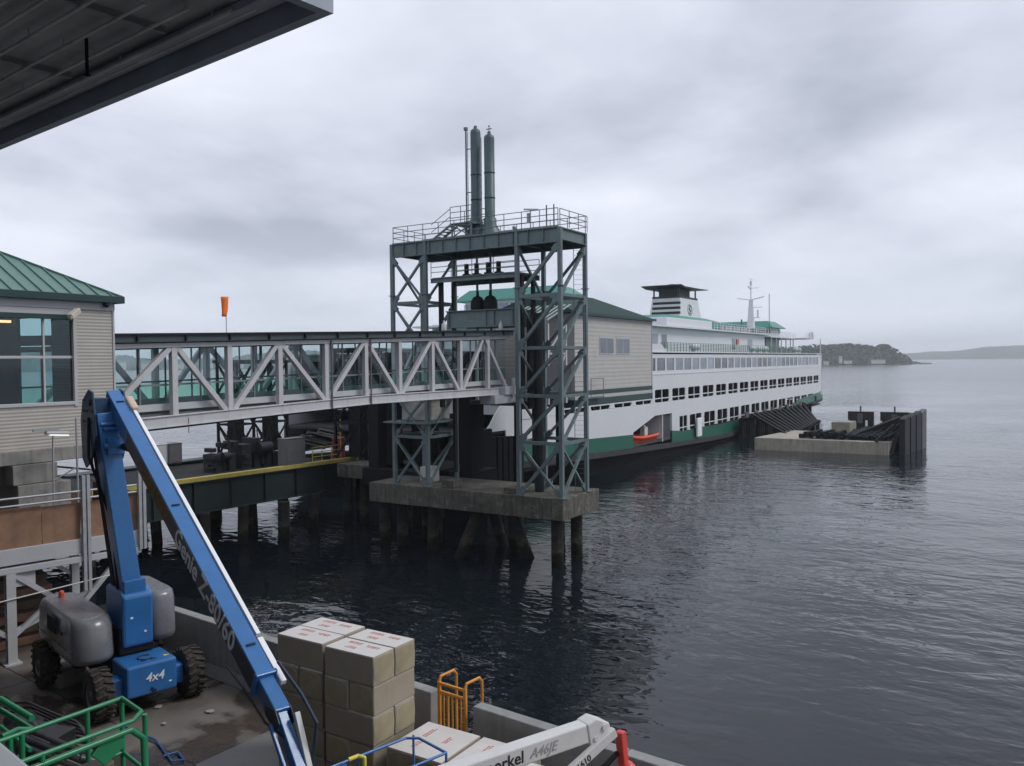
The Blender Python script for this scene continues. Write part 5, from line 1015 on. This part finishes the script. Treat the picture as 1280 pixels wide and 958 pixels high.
# ---------------------------------------------------------------- fender wall along ferry and dolphin float
FW=empty_root('timber_fender_wall','dark timber fender wall with sloping struts against the far part of the ferry','fender',(150,38,0))
m_=MB()
x=129.5
while x<176:
    h_=3.3+.2*S(x)+rnd.uniform(-.2,.3); m_.box(x,x+1.1,38.6,39.1,-.5,h_); x+=1.25
build('fender_planks',m_,steel_blk,FW)
m_=MB()
for k in range(8): x=131+k*5.2; m_.box(x,x+1.6,38.4,38.58,1.6,4.0)
build('rubbing_panel',m_,M('panel_brown',(.1,.09,.08),.8,var=.3),FW)
for k in range(13):
    t=k/12; a=at(940+65*t,518-11*t,Y=38.2); b=at(988,546,z=1.3).lerp(at(1022,528,z=1.3),t); m_=MB(); m_.bar(a,b,.42,.3); build('strut',m_,steel_blk,FW)
m_=MB()
for k in range(9): m_.tube((130+k*5.4,37.8,-2),(130+k*5.4,37.8,3.2),.3,8)
m_.bar((129,38.1,3.0),(176,38.1,3.1),.4,.35); m_.bar(at(986,547,z=1.1),at(1024,527,z=1.1),.5,.5)
for k in range(6): q=at(988,546,z=1.1).lerp(at(1022,528,z=1.1),k/5); m_.tube((q.x,q.y,-2),(q.x,q.y,1.0),.35,8); build('waler',m_,steel_blk,FW)
FD=empty_root('floating_dolphin','concrete float with dark fender panels moored beside the ferry','float',(120,24,0))
def FP(s,d,z): # s 0..1 along front edge from left, d metres behind
    a=V((114.47,32.4,0)); b=V((114.9,15.45,0)); return a+(b-a)*s+V((d,-.12*d,z))
m_=MB(); m_.prism([FP(0,0,-1),FP(1,0,-1),FP(1,14,-1),FP(0,14,-1)],(0,0,2.65)); build('concrete_hull',m_,M('float_concrete',(.34,.32,.265),.85,var=.2,sc_=.3,streak=.5,streakc=(.1,.09,.06),dirt=.4),FD,bevel=.05)
m_=MB(); p=at(1034,540,z=1.65); m_.prism([FP(.50,5,1.65),FP(.64,5,1.65),FP(.64,8,1.65),FP(.50,8,1.65)],(0,0,2.1)); build('concrete_block',m_,M('float_block',(.26,.245,.2),.85,var=.25,dirt=.4),FD,bevel=.1)
m_=MB(); 
for k in range(10): m_.bar(FP(.34+.03*k,1.0+.3*(k%3),2.0+.3*(k%2)),FP(.40+.03*k,3.2,2.1+.25*(k%3)),.55,.55)
for k in range(12): m_.bar(FP(.64+.03*k,1.2+.25*(k%3),1.9+.2*(k%2)),FP(.68+.03*k,5.2,2.4+.22*(k%4)),.5,.45)
for k in range(6): m_.bar(FP(.72+.03*k,1.5,1.9),FP(.74+.045*k,3.5,2.6),.9,.5)
m_.bar(FP(.7,2,2.0),FP(1.0,6,4.4),.7,.5); m_.bar(FP(.72,4,2.0),FP(1.0,8,4.2),.7,.5); build('rubber_logs',m_,steel_blk,FD)
for s0,s1 in ((.53,.73),(.78,1.0)):
    m_=MB(); m_.prism([FP(s0,10.5,.4),FP(s1,10.5,.4),FP(s1,10.5,4.9),FP(s0,10.5,4.9)],(.6,0,0)); build('fender_panel',m_,blackm,FD,bevel=.05)
    m_=MB(); m_.prism([FP((s0+s1)/2-.02,10.2,3.3),FP((s0+s1)/2+.02,10.2,3.3),FP((s0+s1)/2+.02,10.2,4.6),FP((s0+s1)/2-.02,10.2,4.6)],(.2,0,0)); m_.tube(FP((s0+s1)/2,10.5,4.9),FP((s0+s1)/2,10.5,5.7),.12); build('panel_bracket',m_,box_grey,FD)
    for sg in (s0+.01,s1-.05): m_=MB(); m_.bar(FP(sg,10.2,3.6),FP(sg+.03,8.4,1.7),.3,.3); build('panel_strut',m_,galv,FD)
for k in range(4):
    a=FP(1.0,1.0+k*3.0,0)+V((0,-1.0,0)); m_=MB(); m_.prism([a+V((0,0,-.6)),a+V((2.4,-.28,-.6)),a+V((2.4,-.28,5.0+.12*k)),a+V((0,0,4.6+.12*k))],(0,-.7,0)); build('fender_panel',m_,box_grey if k==3 else steel_dk,FD,bevel=.05)
m_=MB(); m_.prism([FP(1.0,.3,0.2),FP(1.0,13,.2),FP(1.0,13,3.6),FP(1.0,3,2.6)],(0,-.5,0))
for k in range(4): a=FP(1.0,1.6+k*3,0); m_.bar(a+V((0,-.3,3.8)),a+V((-2.2,1.6,1.8)),.35,.35)
build('panel_frame',m_,steel_blk,FD)
m_=MB()
rr_=random.Random(5)
for k in range(40): p=FP(rr_.uniform(.5,.98),rr_.uniform(3,9.5),1.7); m_.box(p.x,p.x+.6,p.y,p.y+.5,1.66,2.0+rr_.random()*.9)
build('deck_gear',m_,steel_dk,FD)
m_=MB(); m_.prism([FP(.70,3,1.66),FP(.88,6,1.66),FP(.9,10,1.66),FP(.72,9,1.66)],(0,0,.05)); build('pale_walk',m_,M('walk_pale',(.4,.38,.35),.8),FD)
# black ribbed fence by the ferry bow
m_=MB()
for k in range(8): m_.box(56.5+k*.9,57.1+k*.9,38.6,38.9,-1,6.25-.06*k)
m_.box(56.2,64,38.75,39.0,5.1,5.4); m_.box(56.2,64,38.75,39.0,2.5,2.8); single('wing_wall',m_,steel_blk,'black ribbed wing wall at the near bow of the ferry','wing wall')
m_=MB()
for a,b in ((52,40),(56,37.5)): m_.prism([(a,b,-1),(a+1.6,b,-1),(a+.6,b,8.2-(a-52)*.3),(a-.9,b,8.2-(a-52)*.3)],(0,.8,0))
single('slanted_fender',m_,steel_blk,'leaning black fender slabs between the tower legs in front of the ferry bow','fender')
# ---------------------------------------------------------------- far land
def ridge(name,dist_fn,az0,az1,hfn,mat,seed,n=220,depth=300,rough=3,label=None):
    rr=random.Random(seed); m_=MB(); vs=[]; rows=7
    for k in range(n+1):
        a=az0+(az1-az0)*k/n; D=dist_fn(k/n); h=hfn(k/n)
        for j in range(rows):
            t=j/(rows-1); z=-1+h*S(t*PI/2)+ (rr.uniform(-rough,rough) if 0<j else 0)*(.3+.7*t); z=max(z,-1) if j==0 else max(z,.3)
            dd=D+depth*t; vs.append((dd*Cc(R(a)),dd*S(R(a)),z))
    fs=[(k*rows+j,(k+1)*rows+j,(k+1)*rows+j+1,k*rows+j+1) for k in range(n) for j in range(rows-1)]
    m_.add(vs,fs,0,False); o=build(name,m_,mat); o['kind']='structure'; return o
def A(px): return 32.1-math.degrees(math.atan((px-640)/F))
def hh1(t): # headland, px 990..1185
    px=990+ (1165-990)*t; import math as mm
    pts=[(990,34),(1020,36),(1060,37),(1085,35),(1092,31),(1100,35),(1110,34),(1120,27),(1128,19),(1134,15),(1142,6),(1150,3),(1165,1)]
    for (a,b),(c,d) in zip(pts[:-1],pts[1:]):
        if a<=px<=c: return b+(d-b)*(px-a)/(c-a)
    return 1
ridge('headland',lambda t:1500+100*t,A(960),A(1165),lambda t: hh1((960+205*t-990)/175) if 960+205*t>990 else 34,foliage,1,n=160,depth=120,rough=2.2)
def hb(t):
    return 30+46*max(0,S(PI*min(1,t*1.02)))**1.0+6*S(t*21)+4*S(t*47)
ridge('distant_hills',lambda t:4700,A(1100),A(1500),lambda t:(22+48*min(1,t*2.6)*(1-.35*max(0,t-.45)))+5*S(t*17)+2*S(t*41),hill_m,2,n=200,depth=900,rough=2)
ridge('far_shore',lambda t:2300,A(660),A(-200),lambda t:62+22*S(t*7+1)+9*S(t*19),hill_m,3,n=200,depth=900,rough=6)
# shore trees on headland
rr_=random.Random(11); m_=MB()
for k in range(900):
    px=rr_.uniform(1000,1140); a=R(A(px)); t=rr_.random(); D=1500+rr_.uniform(0,120); h=hh1((px-990)/175); z=-1+h*S((D-1500-50*0)/120*PI/2)
    D+=100*(px-960)/205; s_=rr_.uniform(2.2,4.5)*(1 if px<1125 else .6); c=V((D*Cc(a),D*S(a),max(1,z)))
    vs=[c+V((rr_.uniform(-1,1)*s_,rr_.uniform(-1,1)*s_,rr_.uniform(-.6,1.1)*s_)) for _ in range(6)]
    m_.add(vs,[(0,1,2),(0,2,3),(3,4,5),(1,4,5),(0,3,5),(2,4,1)])
o=build('headland_woods',m_,foliage); o['kind']='stuff'; o['label']='dark wooded mass on the far headland'; o['category']='woods'
def house(px,w,h,label,D=1490,base=1.5,grp='pale buildings on the headland shore'):
    a=R(A(px)); D=D+100*max(0,(px-960)/205); r=empty_root('house',label,'house',(D*Cc(a),D*S(a),base),math.degrees(a)-90,grp)
    m_=MB(); m_.box(-w/2,w/2,-4,4,-1,h*.7); build('wall',m_,house_m,r,local=True)
    m_=MB(); m_.prism([(-w/2-.5,-4.5,h*.7),(-w/2-.5,0,h),(-w/2-.5,4.5,h*.7)],(w+1,0,0)); build('roof',m_,houser,r,local=True)
house(1033,9,5,'small pale house at the shore just right of the ferry end',base=2); house(1051,5,12,'tall narrow pale building on the headland slope',base=4); house(1060,13,5,'low pale building beside the tall narrow one on the headland',base=3); house(1098,22,6,'long pale hall near the headland tip',base=3)
for i in range(14):
    px=150+i*37; house(px,rnd.uniform(18,40),rnd.uniform(12,24),f'pale far shore building seen through the walkway glass, {["first","second","third","fourth","fifth","sixth","seventh","eighth","ninth","tenth","eleventh","twelfth","thirteenth","fourteenth"][i]} from the left',D=2280,base=3,grp='pale buildings on the far shore')
# ---------------------------------------------------------------- haze
hz=MB(); hz.box(-60,6000,-900,5200,-1.0,125); o=build('haze',hz,None); o['kind']='stuff'; o['label']='thin pale sea haze over the bay'; o['category']='haze'
hm=bpy.data.materials.new('haze_air'); hm.use_nodes=True; N=hm.node_tree.nodes; N.clear(); ou=N.new('ShaderNodeOutputMaterial'); pv=N.new('ShaderNodeVolumePrincipled'); pv.inputs['Density'].default_value=.00019; pv.inputs['Color'].default_value=(.93,.965,1,1); pv.inputs['Anisotropy'].default_value=0.0
hm.node_tree.links.new(pv.outputs[0],ou.inputs['Volume']); o.data.materials.clear(); o.data.materials.append(hm)
# ---------------------------------------------------------------- world, sun, camera
w=bpy.data.worlds.new('World'); sc.world=w; w.use_nodes=True; nt=w.node_tree; N=nt.nodes; L=nt.links; bg=N['Background']; bg.inputs['Strength'].default_value=.1
SE,SA=48,-62   # sun elevation, world azimuth (deg)
sky=N.new('ShaderNodeTexSky'); sky.sky_type='NISHITA'; sky.sun_disc=False; sky.sun_elevation=R(SE); sky.sun_rotation=R(90-SA)
tc=N.new('ShaderNodeTexCoord'); sp=N.new('ShaderNodeSeparateXYZ'); L.new(tc.outputs['Generated'],sp.inputs[0])
zc=N.new('ShaderNodeMath'); zc.operation='MAXIMUM'; zc.inputs[1].default_value=.0; L.new(sp.outputs[2],zc.inputs[0])
za=N.new('ShaderNodeMath'); za.operation='ADD'; za.inputs[1].default_value=.24; L.new(zc.outputs[0],za.inputs[0])
dv=N.new('ShaderNodeVectorMath'); dv.operation='DIVIDE'; L.new(tc.outputs['Generated'],dv.inputs[0]); cb_=N.new('ShaderNodeCombineXYZ')
for i in range(3): L.new(za.outputs[0],cb_.inputs[i])
L.new(cb_.outputs[0],dv.inputs[1])
mp=N.new('ShaderNodeMapping'); mp.inputs['Location'].default_value=(10.119,3.556,0); mp.inputs['Scale'].default_value=(1,1,.0); L.new(dv.outputs[0],mp.inputs[0])
n1=N.new('ShaderNodeTexNoise'); n1.inputs['Scale'].default_value=1.05; n1.inputs['Detail'].default_value=8; n1.inputs['Roughness'].default_value=.52; n1.inputs['Distortion'].default_value=.15; L.new(mp.outputs[0],n1.inputs['Vector'])
cr_=N.new('ShaderNodeValToRGB'); e_=cr_.color_ramp; e_.elements[0].position=.31; e_.elements[0].color=(4.8,5.2,6.2,1); e_.elements[1].position=.64; e_.elements[1].color=(9.5,9.8,11.0,1); el=e_.elements.new(.47); el.color=(7.3,7.7,8.9,1); L.new(n1.outputs['Fac'],cr_.inputs[0])
hz_=N.new('ShaderNodeMapRange'); hz_.inputs[1].default_value=0; hz_.inputs[2].default_value=.16; hz_.inputs[3].default_value=.85; hz_.inputs[4].default_value=0; L.new(zc.outputs[0],hz_.inputs[0])
mh=N.new('ShaderNodeMix'); mh.data_type='RGBA'; L.new(hz_.outputs[0],mh.inputs[0]); L.new(cr_.outputs[0],mh.inputs[6]); mh.inputs[7].default_value=(7.7,8.4,9.8,1)
ms=N.new('ShaderNodeMix'); ms.data_type='RGBA'; ms.inputs[0].default_value=.95; L.new(sky.outputs[0],ms.inputs[6]); L.new(mh.outputs[2],ms.inputs[7]); L.new(ms.outputs[2],bg.inputs[0])
sl_=bpy.data.lights.new('sun','SUN'); sl_.energy=1.5; sl_.angle=R(18); sl_.color=(1,.96,.9); so=bpy.data.objects.new('sun',sl_); col.objects.link(so)
sd=V((Cc(R(SE))*Cc(R(SA)),Cc(R(SE))*S(R(SA)),S(R(SE)))); so.rotation_euler=(-sd).to_track_quat('-Z','Y').to_euler()
cd=bpy.data.cameras.new('camera'); cam=bpy.data.objects.new('camera',cd); col.objects.link(cam); sc.camera=cam
cd.sensor_width=36; cd.lens=36*F/1280; cd.clip_end=20000; cd.clip_start=.05
mt=Matrix((( cr.x,cu.x,-cf.x,0),(cr.y,cu.y,-cf.y,0),(cr.z,cu.z,-cf.z,H),(0,0,0,1))); cam.matrix_world=mt
sc.view_settings.view_transform='Standard'; sc.view_settings.look='None'; sc.view_settings.exposure=0; sc.view_settings.gamma=1
sc.cycles.max_bounces=6; sc.cycles.transparent_max_bounces=16; sc.cycles.volume_bounces=2; sc.cycles.sample_clamp_indirect=6
